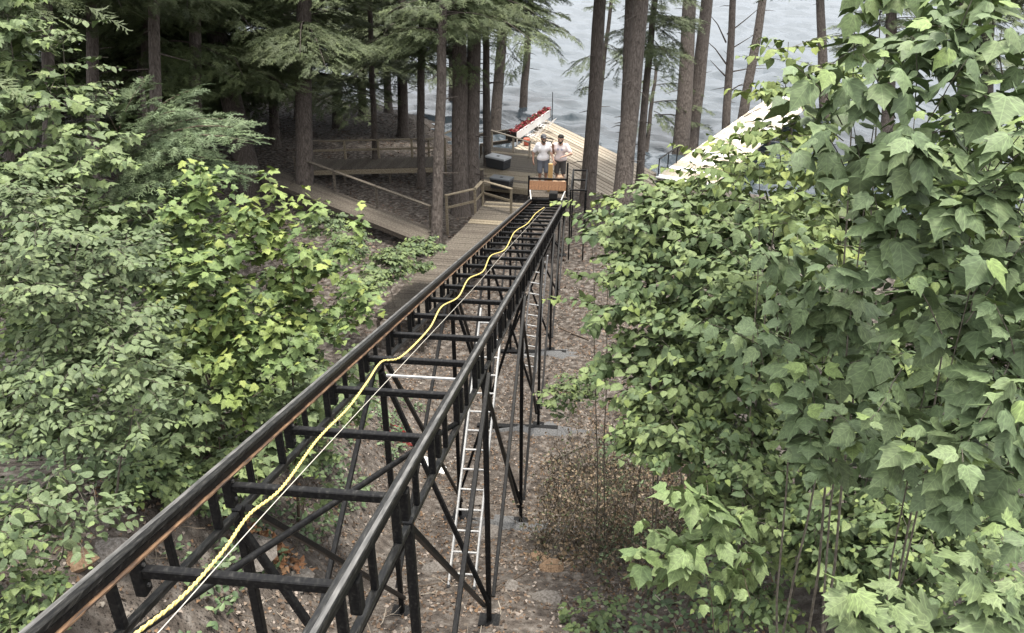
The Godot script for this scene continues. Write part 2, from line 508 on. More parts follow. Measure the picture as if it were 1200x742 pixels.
# sprays of one bough: a flat drooping fan from a to b
func bough(list: Array, wood: SurfaceTool, a: Vector3, b: Vector3, width: float, size: float, fill := 1.0):
	var ln := a.distance_to(b)
	var f := (b - a) / ln
	var s := f.cross(Vector3.UP).normalized()
	var n := int(maxf(4, ln / (size * 0.42) * fill))
	var pts := []
	var rads := []
	for i in 7:
		var q := i / 6.0
		pts.append(a.lerp(b, q) + Vector3(0, ln * 0.10 * sin(q * PI), 0))
		rads.append(maxf(0.004, ln * 0.011 * (1.0 - q * 0.85)))
	tube(wood, pts, rads, 4, false)
	for i in n:
		var q := (i + 0.6) / n
		var p: Vector3 = a.lerp(b, q) + Vector3(0, ln * 0.10 * sin(q * PI), 0)
		var wq := width * sin(clampf(q * 1.25, 0.15, 1.0) * PI * 0.8 + 0.3) * rnd(0.75, 1.1)
		for sd in [-1.0, 1.0]:
			var m := int(maxf(1, wq / (size * 0.55)))
			for j in m:
				var w := (j + rnd(0.1, 0.9)) / m * wq
				var dir: Vector3 = (f * rnd(0.5, 1.0) + s * sd * rnd(0.5, 1.1)).normalized()
				var pos: Vector3 = p + (s * sd + f * 0.45) * w + Vector3(0, -w * 0.22 + rnd(-.05, .05), 0)
				list.append([pos, dir, size * rnd(0.7, 1.2)])
	list.append([b - f * size * 0.5, f, size])
func spray_mass(list: Array, parent: Node3D, tones: Array, called := "foliage"):
	var inv := world_of(parent).affine_inverse()
	for v in 3:
		var mm := MultiMesh.new()
		mm.transform_format = MultiMesh.TRANSFORM_3D
		mm.use_colors = true
		mm.mesh = SPRAY[v]
		var idx := []
		for i in list.size():
			if i % 3 == v: idx.append(i)
		if idx.is_empty(): continue
		mm.instance_count = idx.size()
		for j in idx.size():
			var e: Array = list[idx[j]]
			var f: Vector3 = (e[1] + Vector3(0, rnd(-.35, .05), 0)).normalized()
			var s := f.cross(Vector3.UP).normalized()
			var u := s.cross(f).normalized()
			var b := Basis(s, u, -f) * Basis(Vector3(0, 0, 1), rnd(-.5, .5))
			mm.set_instance_transform(j, inv * Transform3D(b.scaled_local(Vector3.ONE * e[2]), e[0]))
			var c: Array = tones[rng.randi() % tones.size()]
			var k := rnd(0.8, 1.2)
			mm.set_instance_color(j, Color(c[0] * k, c[1] * k, c[2] * k))
		var mi := MultiMeshInstance3D.new()
		mi.multimesh = mm
		mi.material_override = HM
		mi.name = called
		mi.set_meta("kind", "stuff")
		parent.add_child(mi, true)
const HDARK := [[.070, .094, .035], [.058, .081, .030], [.084, .110, .040]]
const HLIT := HDARK
const HYOUNG := [[.095, .135, .062], [.08, .118, .055], [.112, .155, .07]]
func trunk_mesh(a: Vector3, dir: Vector3, h: float, r: float, sd: int, bend := 0.15) -> ArrayMesh:
	var st := mb()
	st.set_smooth_group(1)
	var sides := 14
	var n := 36
	var rings := []
	for i in n + 1:
		var q := pow(i / float(n), 1.5)
		var p := a + dir * (h * q) + Vector3(nz.get_noise_2d(q * 160.0, sd * 37.0), 0, nz.get_noise_2d(q * 160.0 + 300, sd * 51.0)) * bend * smoothstep(0.0, 0.2, q)
		var rr := r * (1.0 - 0.5 * q) * (1.0 + 0.45 * exp(-h * q / 0.28))
		var rg := []
		for k in sides:
			var an := TAU * k / sides
			var lob := 1.0 + 0.05 * nz.get_noise_3d(cos(an) * 60, q * h * 22.0, sin(an) * 60 + sd * 91.0) + 0.16 * exp(-h * q / 0.3) * sin(an * 4 + sd)
			rg.append(p + Vector3(cos(an), 0, sin(an)) * rr * lob)
		rings.append(rg)
	for i in n:
		for k in sides:
			var k2 := (k + 1) % sides
			quad(st, rings[i][k], rings[i][k2], rings[i + 1][k2], rings[i + 1][k])
	return fin(st)
# crown0: height in metres above the lake where the full crown starts; extra: boughs in view [from px,py, to px,py, depth shift, width m, lit]
func tree(called: String, label: String, cat: String, bx: float, by: float, tx: float, wpx: float, crown0: float, extra := [], dark := true, h := 19.0, blen := 3.2, group := "hemlocks and pines above the lake shore", fixed = null):
	var base: Vector3 = GR(bx, by) if fixed == null else fixed
	base.y -= 0.12
	var dp := depth_of(base)
	var t := thing(called, label, cat, base, group)
	var r := wpx * 0.5 * dp / F
	var topw := W(tx, 0, dp)
	var dir := (topw - base).normalized()
	dir = (dir + Vector3(0, 0.0, 0)).normalized()
	part("trunk", trunk_mesh(base, dir, h, r * 1.08, int(bx), 0.12), M.bark, t)
	var list := []
	var lit := []
	var wood := mb()
	var y := crown0
	while y < base.y + h * 0.97:
		var q := (y - base.y) / h
		var az := rnd(0, TAU)
		var at := base + dir * (y - base.y)
		var ln := blen * (1.15 - q) * 1.4 * rnd(0.7, 1.15)
		bough(list, wood, at, at + Vector3(cos(az), rnd(-.22, .1), sin(az)) * ln, ln * 0.45, 0.5, 1.15)
		y += 0.24
	for k in 12:
		var yy := rnd(base.y + 1.2, maxf(base.y + 2.5, crown0))
		var az := rnd(0, TAU)
		var at := base + dir * (yy - base.y)
		var ln := r + rnd(.08, .75)
		var tip := at + Vector3(cos(az), rnd(-.35, .25), sin(az)) * ln
		tube(wood, [at, at.lerp(tip, .6) + Vector3(0, rnd(-.03, .06), 0), tip], [.028, .016, .006], 4, false)
	for e in extra:
		var a := W(e[0], e[1], dp + e[4] * 0.3)
		var b := W(e[2], e[3], dp + e[4])
		bough(lit if e[6] else list, wood, a, b, e[5], 0.42 if e[6] else 0.5, 1.2)
	part("branches", fin(wood), M.bark, t)
	if list.size(): spray_mass(list, t, HDARK)
	if lit.size(): spray_mass(lit, t, HLIT, "sunlit_boughs")

# ------------------------------------------------------------------ bodies: capsules joined smoothly, meshed as surface nets
func net(bones: Array, cell: float, k: float, st: SurfaceTool, xf := Transform3D.IDENTITY):
	var lo := Vector3.ONE * 1e9
	var hi := -lo
	for b in bones:
		var rm: float = maxf(b[2], b[3]) + k + cell * 2
		for p in [b[0], b[1]]:
			lo = lo.min(p - Vector3.ONE * rm); hi = hi.max(p + Vector3.ONE * rm)
	var nx := int((hi.x - lo.x) / cell) + 2
	var ny := int((hi.y - lo.y) / cell) + 2
	var nzz := int((hi.z - lo.z) / cell) + 2
	var g := PackedFloat32Array()
	g.resize(nx * ny * nzz)
	g.fill(1.0)
	for b in bones:
		var a: Vector3 = b[0]
		var ab: Vector3 = b[1] - a
		var l2 := maxf(ab.length_squared(), 1e-8)
		var rm: float = maxf(b[2], b[3]) + k + cell * 2
		var mn: Vector3 = (a.min(b[1]) - Vector3.ONE * rm - lo) / cell
		var mx: Vector3 = (a.max(b[1]) + Vector3.ONE * rm - lo) / cell
		for iz in range(maxi(0, int(mn.z)), mini(nzz, int(mx.z) + 1)):
			for iy in range(maxi(0, int(mn.y)), mini(ny, int(mx.y) + 1)):
				for ix in range(maxi(0, int(mn.x)), mini(nx, int(mx.x) + 1)):
					var p := lo + Vector3(ix, iy, iz) * cell
					var t := clampf((p - a).dot(ab) / l2, 0.0, 1.0)
					var d: float = (p - a - ab * t).length() - lerpf(b[2], b[3], t)
					var id := ix + nx * (iy + ny * iz)
					var o := g[id]
					var hh := maxf(k - absf(o - d), 0.0) / k
					g[id] = minf(o, d) - hh * hh * k * 0.25
	var vid := {}
	var offs := [0, 1, nx, nx + 1, nx * ny, nx * ny + 1, nx * ny + nx, nx * ny + nx + 1]
	var ed := [[0, 1], [2, 3], [4, 5], [6, 7], [0, 2], [1, 3], [4, 6], [5, 7], [0, 4], [1, 5], [2, 6], [3, 7]]
	for iz in nzz - 1:
		for iy in ny - 1:
			for ix in nx - 1:
				var id := ix + nx * (iy + ny * iz)
				var neg := 0
				for o in offs:
					if g[id + o] < 0: neg += 1
				if neg == 0 or neg == 8: continue
				var s := Vector3.ZERO
				var c := 0
				for e in ed:
					var v0 := g[id + offs[e[0]]]
					var v1 := g[id + offs[e[1]]]
					if (v0 < 0) != (v1 < 0):
						var t := v0 / (v0 - v1)
						var p0 := Vector3(e[0] & 1, (e[0] >> 1) & 1, e[0] >> 2)
						var p1 := Vector3(e[1] & 1, (e[1] >> 1) & 1, e[1] >> 2)
						s += p0.lerp(p1, t); c += 1
				vid[id] = xf * (lo + (Vector3(ix, iy, iz) + s / c) * cell)
	st.set_smooth_group(2)
	var ax := [1, nx, nx * ny]
	for id in vid:
		for d in 3:
			var v0 := g[id]
			var v1 := g[id + ax[d]]
			if (v0 < 0) == (v1 < 0): continue
			var u: int = ax[(d + 1) % 3]
			var v: int = ax[(d + 2) % 3]
			if not (vid.has(id - u) and vid.has(id - v) and vid.has(id - u - v)): continue
			if v0 < 0: quad(st, vid[id], vid[id - v], vid[id - u - v], vid[id - u])
			else: quad(st, vid[id], vid[id - u], vid[id - u - v], vid[id - v])
func hand(wrist: Vector3, dir: Vector3, palm_n: Vector3, curl: float, st: SurfaceTool, xf: Transform3D, thumb_side: float):
	dir = dir.normalized()
	var s := dir.cross(palm_n).normalized()
	var n := s.cross(dir).normalized()
	var bones := []
	for j in 4:
		var o := (j - 1.5) * 0.021
		bones.append([wrist + s * o * 0.6, wrist + dir * 0.085 + s * o, 0.016, 0.0125])
		var len: float = [0.068, 0.082, 0.078, 0.062][j]
		var p := wrist + dir * 0.088 + s * o
		var d := dir
		for m in 3:
			d = (d + n * curl).normalized()
			var q: Vector3 = p + d * len * [0.48, 0.3, 0.22][m]
			bones.append([p, q, 0.0095 - m * 0.0008, 0.0088 - m * 0.0008])
			p = q
	var tb := wrist + dir * 0.025 + s * 0.026 * thumb_side
	var t1 := tb + (dir * 0.6 + s * thumb_side * 0.9).normalized() * 0.042
	var t2 := t1 + (dir * 0.9 + s * thumb_side * 0.35 + n * curl).normalized() * 0.034
	var t3 := t2 + (dir + n * curl).normalized() * 0.027
	bones.append([tb, t1, 0.014, 0.011]); bones.append([t1, t2, 0.0105, 0.0095]); bones.append([t2, t3, 0.0095, 0.008])
	net(bones, 0.006, 0.008, st, xf)
func person(label: String, at: Vector3, turn: float, pose: Dictionary):
	var t := thing("person", label, "person", at, "")
	t.rotation.y = turn
	var st := mb()
	var nk := Vector3(0, 1.49, 0.01)
	var hd: Vector3 = Vector3(0, 1.64, 0.03)
	var bones := [[Vector3(-.085, .96, 0), Vector3(.085, .96, 0), .115, .115], [Vector3(0, 1.0, 0), Vector3(0, 1.22, 0), .125, .135],
		[Vector3(-.10, 1.30, 0), Vector3(.10, 1.30, 0), .115, .115], [Vector3(-.17, 1.425, -.01), Vector3(.17, 1.425, -.01), .065, .065],
		[Vector3(0, 1.40, 0), nk, .07, .058], [nk, hd + Vector3(0, -.03, 0), .056, .056]]
	for s in ["l", "r"]:
		var sx := 1.0 if s == "l" else -1.0
		var sh := Vector3(.195 * sx, 1.42, -.01)
		bones.append([sh, pose[s + "e"], .056, .042]); bones.append([pose[s + "e"], pose[s + "w"], .043, .029])
		bones.append([Vector3(.095 * sx, .93, 0), Vector3(.105 * sx, .50, .03), .088, .06]); bones.append([Vector3(.105 * sx, .50, .03), Vector3(.105 * sx, .09, -.02), .058, .038])
		bones.append([Vector3(.105 * sx, .05, -.05), Vector3(.125 * sx, .035, .15), .042, .034])
	net(bones, 0.018, 0.05, st)
	# head with brow, nose, jaw, ears
	var hb := [[hd + Vector3(0, .035, -.02), hd + Vector3(0, .02, .0), .092, .088], [hd + Vector3(0, -.06, .035), hd + Vector3(0, -.085, .055), .058, .04],
		[hd + Vector3(-.03, .03, .072), hd + Vector3(.03, .03, .072), .016, .016], [hd + Vector3(0, .015, .088), hd + Vector3(0, -.022, .106), .009, .014],
		[hd + Vector3(-.028, -.055, .075), hd + Vector3(.028, -.055, .075), .014, .014], [hd + Vector3(-.088, .0, -.01), hd + Vector3(-.09, -.03, -.012), .018, .012], [hd + Vector3(.088, .0, -.01), hd + Vector3(.09, -.03, -.012), .018, .012],
		[nk + Vector3(0, -.02, 0), hd + Vector3(0, -.05, .0), .056, .06]]
	net(hb, 0.008, 0.02, st)
	hand(pose.lw, pose.lh, pose.ln, pose.lc, st, Transform3D.IDENTITY, -1.0)
	hand(pose.rw, pose.rh, pose.rn, pose.rc, st, Transform3D.IDENTITY, 1.0)
	var body := part("body", fin(st), pose.skin, t, Transform3D.IDENTITY, false)
	for s in [-1.0, 1.0]:
		var e := SphereMesh.new()
		e.radius = .011; e.height = .022
		part("eye", e, M.black, body, Transform3D(Basis.IDENTITY, hd + Vector3(.033 * s, .005, .082)), false)
	# shirt
	st = mb()
	var sb := [[Vector3(-.09, .97, 0), Vector3(.09, .97, 0), .128, .128], [Vector3(-.06, 1.0, 0.01), Vector3(.06, 1.0, 0.01), .125, .125], [Vector3(0, 1.0, .01), Vector3(0, 1.25, .0), .132, .138],
		[Vector3(-.11, 1.30, 0), Vector3(.11, 1.30, 0), .128, .128], [Vector3(-.17, 1.42, -.01), Vector3(.17, 1.42, -.01), .08, .08]]
	for s in ["l", "r"]:
		var sx := 1.0 if s == "l" else -1.0
		var sh := Vector3(.195 * sx, 1.42, -.01)
		sb.append([sh, sh.lerp(pose[s + "e"], .72), .074, .070])
	net(sb, 0.018, 0.05, st)
	var shirt := part("shirt", fin(st), pose.shirt, t, Transform3D.IDENTITY, false)
	if pose.has("print"):
		for s in [-.07, .06]:
			var sm := SphereMesh.new()
			sm.radius = .04; sm.height = .02
			part("chest_print", sm, plain(L(.32, .32, .38), .9), shirt, Transform3D(Basis(Vector3(1, 0, 0), 1.35), Vector3(s, 1.32, .136)), false)
	st = mb()
	var qb := [[Vector3(-.085, .92, 0), Vector3(.085, .92, 0), .128, .128]]
	for sx in [-1.0, 1.0]:
		qb.append([Vector3(.095 * sx, .92, 0), Vector3(.11 * sx, .52, .03), .105, .092])
	net(qb, 0.018, 0.03, st)
	part("shorts", fin(st), pose.shorts, t, Transform3D.IDENTITY, false)
	for sx in [-1.0, 1.0]:
		st = mb()
		net([[Vector3(.105 * sx, .05, -.06), Vector3(.125 * sx, .05, .17), .052, .044], [Vector3(.105 * sx, .06, -.04), Vector3(.105 * sx, .12, -.03), .05, .05]], 0.012, 0.02, st)
		part("shoe", fin(st), M.black, t, Transform3D.IDENTITY, false)
	st = mb()
	if pose.has("cap"):
		net([[hd + Vector3(0, .06, -.02), hd + Vector3(0, .075, .0), .102, .095]], 0.01, 0.02, st)
		net([[hd + Vector3(-.05, .065, .09), hd + Vector3(.05, .065, .09), .012, .012], [hd + Vector3(-.03, .055, .15), hd + Vector3(.03, .055, .15), .01, .01], [hd + Vector3(0, .07, .08), hd + Vector3(0, .055, .15), .02, .012]], 0.008, 0.05, st)
		part("cap", fin(st), pose.cap, t, Transform3D.IDENTITY, false)
	else:
		net([[hd + Vector3(-.02, .075, -.03), hd + Vector3(.02, .08, -.01), .085, .085], [hd + Vector3(0, .085, .0), hd + Vector3(0, .07, .045), .062, .05], [hd + Vector3(0, .0, -.06), hd + Vector3(0, .04, -.05), .065, .075]], 0.01, 0.02, st)
		part("hair", fin(st), pose.hair, t, Transform3D.IDENTITY, false)
	st = mb()
	net([[hd + Vector3(-.05, -.06, .05), hd + Vector3(0, -.10, .065), .03, .042], [hd + Vector3(.05, -.06, .05), hd + Vector3(0, -.10, .065), .03, .042], [hd + Vector3(-.07, -.03, .02), hd + Vector3(-.05, -.07, .05), .018, .025], [hd + Vector3(.07, -.03, .02), hd + Vector3(.05, -.07, .05), .018, .025]], 0.008, 0.015, st)
	part("beard", fin(st), pose.hair, t, Transform3D.IDENTITY, false)

# ------------------------------------------------------------------ the setting
func build_ground():
	var st := mb()
	st.set_smooth_group(1)
	var xs := []
	var zs := []
	var x := -46.0
	while x <= 40.0:
		xs.append(x); x += 0.22 if (x > -7.0 and x < 4.0) else 0.6
	var z := 12.0
	while z >= -58.0:
		zs.append(z); z -= 0.22 if (z < -1.0 and z > -20.0) else 0.6
	var h := []
	for j in zs.size():
		var row := []
		for i in xs.size(): row.append(Vector3(xs[i], gh(xs[i], zs[j]), zs[j]))
		h.append(row)
	for j in zs.size() - 1:
		for i in xs.size() - 1:
			quad(st, h[j + 1][i], h[j + 1][i + 1], h[j][i + 1], h[j][i])
	var g := part("ground", fin(st), M.ground, self)
	tag(g, "brown leaf littered hillside falling to the lake", "ground", "", "structure")
	# lake
	st = mb()
	st.set_smooth_group(1)
	var wn := FastNoiseLite.new()
	wn.seed = 9; wn.frequency = 0.5; wn.fractal_octaves = 4
	xs = []; zs = []
	x = -90.0
	while x <= 90.0: xs.append(x); x += 0.45
	z = -33.0
	var dz := 0.22
	while z >= -420.0: zs.append(z); z -= dz; dz *= 1.012
	h = []
	for j in zs.size():
		var row := []
		for i in xs.size():
			var px: float = xs[i] * (1.0 - zs[j] / 160.0)
			var pz: float = zs[j]
			var y := 0.40 * wn.get_noise_2d(px * 0.6 + pz * 0.2, pz * 1.1 - px * 0.15) + 0.10 * wn.get_noise_2d(px * 1.1 + 90, pz * 1.9 + px * .3) + 0.05 * sin(pz * 0.9 + px * 0.35 + 2.0 * wn.get_noise_2d(px * .1, pz * .1))
			row.append(Vector3(px, y - 0.02, pz))
		h.append(row)
	for j in zs.size() - 1:
		for i in xs.size() - 1:
			quad(st, h[j + 1][i], h[j + 1][i + 1], h[j][i + 1], h[j][i])
	var wm := StandardMaterial3D.new()
	wm.albedo_color = L(.045, .058, .07)
	wm.roughness = 0.08
	wm.metallic_specular = 0.5
	wm.uv1_triplanar = true; wm.uv1_world_triplanar = true; wm.uv1_scale = Vector3(.45, .45, .8)
	wm.normal_enabled = true; wm.normal_texture = bump_tex(71, 0.02, 10.0, 4); wm.normal_scale = 0.25
	var lake := part("lake", fin(st), wm, self)
	tag(lake, "pale rippled lake water beyond the dock", "lake", "", "structure")

func scatter(called: String, label: String, cat: String, meshes: Array, n: int, tones: Array, smin: float, smax: float, place: Callable, rough := 0.9, up := 0.02, tilt := 0.5):
	var node := thing(called, label, cat, Vector3.ZERO)
	node.set_meta("kind", "stuff")
	var xf := []
	for i in n:
		var p: Vector3 = place.call()
		if p == Vector3.INF: continue
		var b := Basis(Vector3.UP, rnd(0, TAU)) * Basis(Vector3(1, 0, 0), rnd(-tilt, tilt)) * Basis(Vector3(0, 0, 1), rnd(-tilt, tilt))
		xf.append(Transform3D(b.scaled_local(Vector3.ONE * rnd(smin, smax)), p + Vector3(0, up, 0)))
	var m := StandardMaterial3D.new()
	m.vertex_color_use_as_albedo = true; m.roughness = rough; m.cull_mode = BaseMaterial3D.CULL_DISABLED
	for v in meshes.size():
		var mm := MultiMesh.new()
		mm.transform_format = MultiMesh.TRANSFORM_3D; mm.use_colors = true; mm.mesh = meshes[v]
		var idx := []
		for i in xf.size():
			if i % meshes.size() == v: idx.append(i)
		mm.instance_count = idx.size()
		for j in idx.size():
			mm.set_instance_transform(j, xf[idx[j]])
			var c: Array = tones[rng.randi() % tones.size()]
			var k := rnd(.7, 1.3)
			mm.set_instance_color(j, Color(c[0] * k, c[1] * k, c[2] * k))
		var mi := MultiMeshInstance3D.new()
		mi.multimesh = mm; mi.material_override = m; mi.name = cat.replace(" ", "_")
		mi.set_meta("kind", "stuff")
		node.add_child(mi, true)
func stone_mesh(sd: int, flat := 0.55) -> ArrayMesh:
	var st := mb()
	var r := RandomNumberGenerator.new()
	r.seed = sd
	st.set_smooth_group(-1)
	var n := 8
	var rows := []
	for j in 5:
		var rg := []
		var ph := PI * j / 4.0
		for k in n:
			var a := TAU * k / n
			var v := Vector3(cos(a) * sin(ph), cos(ph) * flat, sin(a) * sin(ph))
			rg.append(v * (0.5 + 0.22 * nz.get_noise_3d(v.x * 60 + sd * 77, v.y * 60, v.z * 60)))
		rows.append(rg)
	for j in 4:
		for k in n:
			quad(st, rows[j][k], rows[j][(k + 1) % n], rows[j + 1][(k + 1) % n], rows[j + 1][k])
	return fin(st)
func stick_mesh(sd: int) -> ArrayMesh:
	var st := mb()
	var pts := []
	var rr := []
	for i in 6:
		pts.append(Vector3((i - 2.5) * 0.2, 0.03 * nz.get_noise_2d(i * 50, sd * 99), 0.09 * nz.get_noise_2d(i * 50 + 500, sd * 99)))
		rr.append(0.013 - 0.0018 * i)
	tube(st, pts, rr, 4)
	return fin(st)

func build_track():
	var t := thing("hill_lift_track", "long black steel rail track on trestle legs running down to the lake", "rail track", Vector3(-1.6, gh(-1.6, -7.2), -7.2))
	var z0 := -1.2
	var z1 := -28.6
	var down := Vector3(0, -SLOPE, -1).normalized()
	for x in [XL, XR]:
		var a := Vector3(x, rail_y(z0), z0)
		var b := Vector3(x, rail_y(z1), z1)
		var rail := pbar("rail", a, b, 0.066, 0.036, M.rail, t)
		var oe := -1.0 if x == XL else 1.0
		pbar("running_strip", a + Vector3(oe * .014, .019, 0), b + Vector3(oe * .014, .019, 0), 0.026, 0.006, M.worn, t)
		pbar("rail_web", a - Vector3(0, .048, 0), b - Vector3(0, .048, 0), 0.045, 0.05, M.steel, t)
		var inn := 1.0 if x == XL else -1.0
		pbar("rust_strip", a + Vector3(inn * .03, -.0775, 0), b + Vector3(inn * .03, -.0775, 0), 0.03, 0.012, M.rust, t)
		pbar("bottom_chord", a - Vector3(0, .40, 0), b - Vector3(0, .40, 0), 0.045, 0.045, M.rail, t)
		var k := 0
		var z := z0 - 0.4
		while z > z1 + 0.1:
			var p := Vector3(x, rail_y(z), z)
			pbar("post", p - Vector3(0, .072, 0), p - Vector3(0, .372, 0), 0.038 if k % 2 else 0.05, 0.038, M.steel, t)
			z -= 0.5; k += 1
	var z := -1.6 - 0.25
	var i := 0
	z = -1.83
	while z > z1:
		var y := rail_y(z) - 0.165
		pbar("cross_tie", Vector3(XL + .027, y, z), Vector3(XR - .027, y, z), 0.05, 0.058, M.steel, t)
		for x in [XL, XR]:
			if i < 9:
				var inw := 1.0 if x == XL else -1.0
				for e in [.045, -.02, -.09]: pbar("bolt", Vector3(x + inw * .028, y + e, z), Vector3(x + inw * .042, y + e, z), .018, .018, M.worn, t)
			pbar("gusset", Vector3(x, y + .07, z), Vector3(x, y - .14, z), 0.06, 0.075, M.steel, t)
		z -= 0.985; i += 1
	# legs in pairs with braces
	var frames := [-3.85, -7.25, -11.4, -15.6, -19.8, -23.2, -26.4]
	for q in frames.size():
		var fz: float = frames[q]
		var foot := []
		for x in [XL, XR]:
			var top := Vector3(x, rail_y(fz) - .36, fz)
			var sx := 0.10 if x == XR else -0.10
			var g := Vector3(x + sx * 0.0, gh(x, fz) - 0.06, fz)
			foot.append([top, g])
			pbar("leg", top, g, 0.06, 0.06, M.steel, t)
			pbar("foot_plate", g + Vector3(-.13, .10, 0), g + Vector3(.13, .10, 0), 0.2, 0.02, M.steel, t)
		pbar("diagonal_brace", foot[0][0] + Vector3(.02, -.1, .05), foot[1][1].lerp(foot[1][0], .12) + Vector3(0, 0, .05), 0.05, 0.05, M.steel, t)
		if q % 2 == 0: pbar("diagonal_brace", foot[1][0] + Vector3(.0, -.1, -.05), foot[0][1].lerp(foot[0][0], .12) + Vector3(0, 0, -.05), 0.045, 0.045, M.steel, t)
		if q + 1 < frames.size():
			var nzv: float = frames[q + 1]
			for x in [XL, XR]:
				var off := -0.05 if x == XL else 0.05
				var tp := Vector3(x + off, rail_y(nzv) - .4, nzv + .05)
				var ft := Vector3(x + off, lerpf(gh(x, fz), rail_y(fz), .10), fz - .04)
				pbar("side_brace", tp, ft, 0.045, 0.045, M.steel, t)
				if q < 3:
					pbar("side_brace", Vector3(x - off, rail_y(fz) - .4, fz - .05), Vector3(x - off, lerpf(gh(x, nzv), rail_y(nzv), .08), nzv + .04), 0.045, 0.045, M.steel, t)
		# a timber footing across the ground
		if q in [2, 3, 4]:
			var gy := maxf(gh(XL, fz), gh(XR, fz)) + 0.03
			pbar("footing_beam", Vector3(XL - .3, gh(XL - .3, fz) + .03, fz + .12), Vector3(XR + .45, gh(XR + .45, fz) + .03, fz + .12), 0.14, 0.08, M.steel, t)
	ptube("plan_brace", [Vector3(XL + .02, rail_y(-2.3) - .36, -2.3), Vector3(XR, rail_y(-5.6) - .36, -5.6)], [.022, .022], M.steel, t)
	# mud and concrete spilt round the feet
	for fz in [-11.3, -15.5, -19.7]:
		var st := mb()
		st.set_smooth_group(1)
		var c := Vector2(XR - .1, fz + .05)
		var rows := []
		for j in 7:
			var rg := []
			for k in 20:
				var a := TAU * k / 20.0
				var rr := j / 6.0 * (1.0 + .9 * nz.get_noise_2d(cos(a) * 120 + fz * 50, sin(a) * 120))
				var p := c + Vector2(cos(a) * rr * 1.15, sin(a) * rr * .34)
				var lift := 0.07 * (1.0 - j / 6.0) + 0.03 * nz.get_noise_2d(p.x * 200, p.y * 200)
				rg.append(Vector3(p.x, gh(p.x, p.y) + lift - (0.05 if j == 6 else 0.0), p.y))
			rows.append(rg)
		for j in 6:
			for k in 20:
				quad(st, rows[j][k], rows[j + 1][k], rows[j + 1][(k + 1) % 20], rows[j][(k + 1) % 20])
		var o := part("concrete_spill", fin(st), M.concrete, self)
		tag(o, "grey spilt concrete round the track feet", "concrete", "concrete spills at the trestle feet", "structure")

func rope_pts(px: Array, off: float, n: int) -> Array:
	var c := Curve3D.new()
	c.bake_interval = 0.05
	for i in px.size():
		var a: Vector3 = TP(px[i][0], px[i][1], off)
		var pa: Vector3 = TP(px[maxi(i - 1, 0)][0], px[maxi(i - 1, 0)][1], off)
		var pb: Vector3 = TP(px[mini(i + 1, px.size() - 1)][0], px[mini(i + 1, px.size() - 1)][1], off)
		var tg := (pb - pa) * 0.16
		c.add_point(a, -tg, tg)
	var out := []
	for i in n + 1: out.append(c.sample_baked(c.get_baked_length() * i / n))
	return out
func build_ropes():
	var yellow := [[120, 775], [160, 742], [215, 698], [262, 645], [292, 603], [330, 572], [372, 515], [408, 478], [430, 448], [447, 424], [470, 418], [503, 385], [517, 360], [537, 348], [549, 327], [566, 318], [575, 300], [592, 292], [603, 272], [618, 262], [628, 250], [638, 243]]
	var pts := rope_pts(yellow, -0.122, 900)
	# two strands wound round one another
	var t := thing("power_cable", "yellow twisted cord lying slack along the track ties", "cord", pts[0])
	var len := 0.0
	var s := [mb(), mb()]
	for k in 2:
		var sp := []
		var rr := []
		len = 0.0
		for i in pts.size():
			if i: len += pts[i].distance_to(pts[i - 1])
			var f: Vector3 = (pts[mini(i + 1, pts.size() - 1)] - pts[maxi(i - 1, 0)]).normalized()
			var sd := f.cross(Vector3.UP).normalized()
			var u := sd.cross(f)
			var a := len * 75.0 + PI * k
			sp.append(pts[i] + (sd * cos(a) + u * sin(a)) * 0.0055)
			rr.append(0.0066)
		var st := mb()
		tube(st, sp, rr, 6)
		part("strand", fin(st), M.yellow, t)
	var wp := rope_pts([[150, 775], [185, 742], [300, 613], [400, 504], [495, 402], [560, 332], [600, 286], [639, 244]], -0.075, 120)
	var st := mb()
	var rr := []
	for i in wp.size(): rr.append(0.0027)
	tube(st, wp, rr, 6)
	var o := part("string_line", fin(st), M.twine, self)
	tag(o, "thin white string stretched along the middle of the track", "string")
	# a bright bar laid over two ties
	var st2 := mb()
	bar(st2, Vector3(XL + .38, rail_y(-6.1) - .125, -6.12), Vector3(XR - .02, rail_y(-6.1) - .125, -6.12), 0.02, 0.02)
	var o2 := part("aluminium_bar", fin(st2), M.alu, self)
	tag(o2, "bright aluminium bar lying beside a black cross tie", "metal bar")

func ladder(label: String, foot: Vector3, top: Vector3, w: float):
	var t := thing("ladder", label, "ladder", foot, "aluminium ladders leaning under the track")
	var ax := (top - foot)
	var len := ax.length()
	ax /= len
	var s := Vector3(1, 0, .12).normalized()
	s = (s - ax * s.dot(ax)).normalized()
	var n := s.cross(ax)
	for k in [-1.0, 1.0]:
		pbar("side_rail", foot + s * k * w / 2, top + s * k * w / 2, 0.028, 0.065, M.alu, t, n)
		pbar("rubber_foot", foot + s * k * w / 2 - ax * .02 - n * .04, foot + s * k * w / 2 - ax * .02 + n * .04, 0.05, 0.04, M.black, t)
	var m := int(len / 0.3)
	for i in m:
		var p := foot + ax * (0.16 + i * 0.3)
		ptube("rung", [p - s * (w / 2 - .012), p + s * (w / 2 - .012)], [.016, .016], M.alu, t, 8)

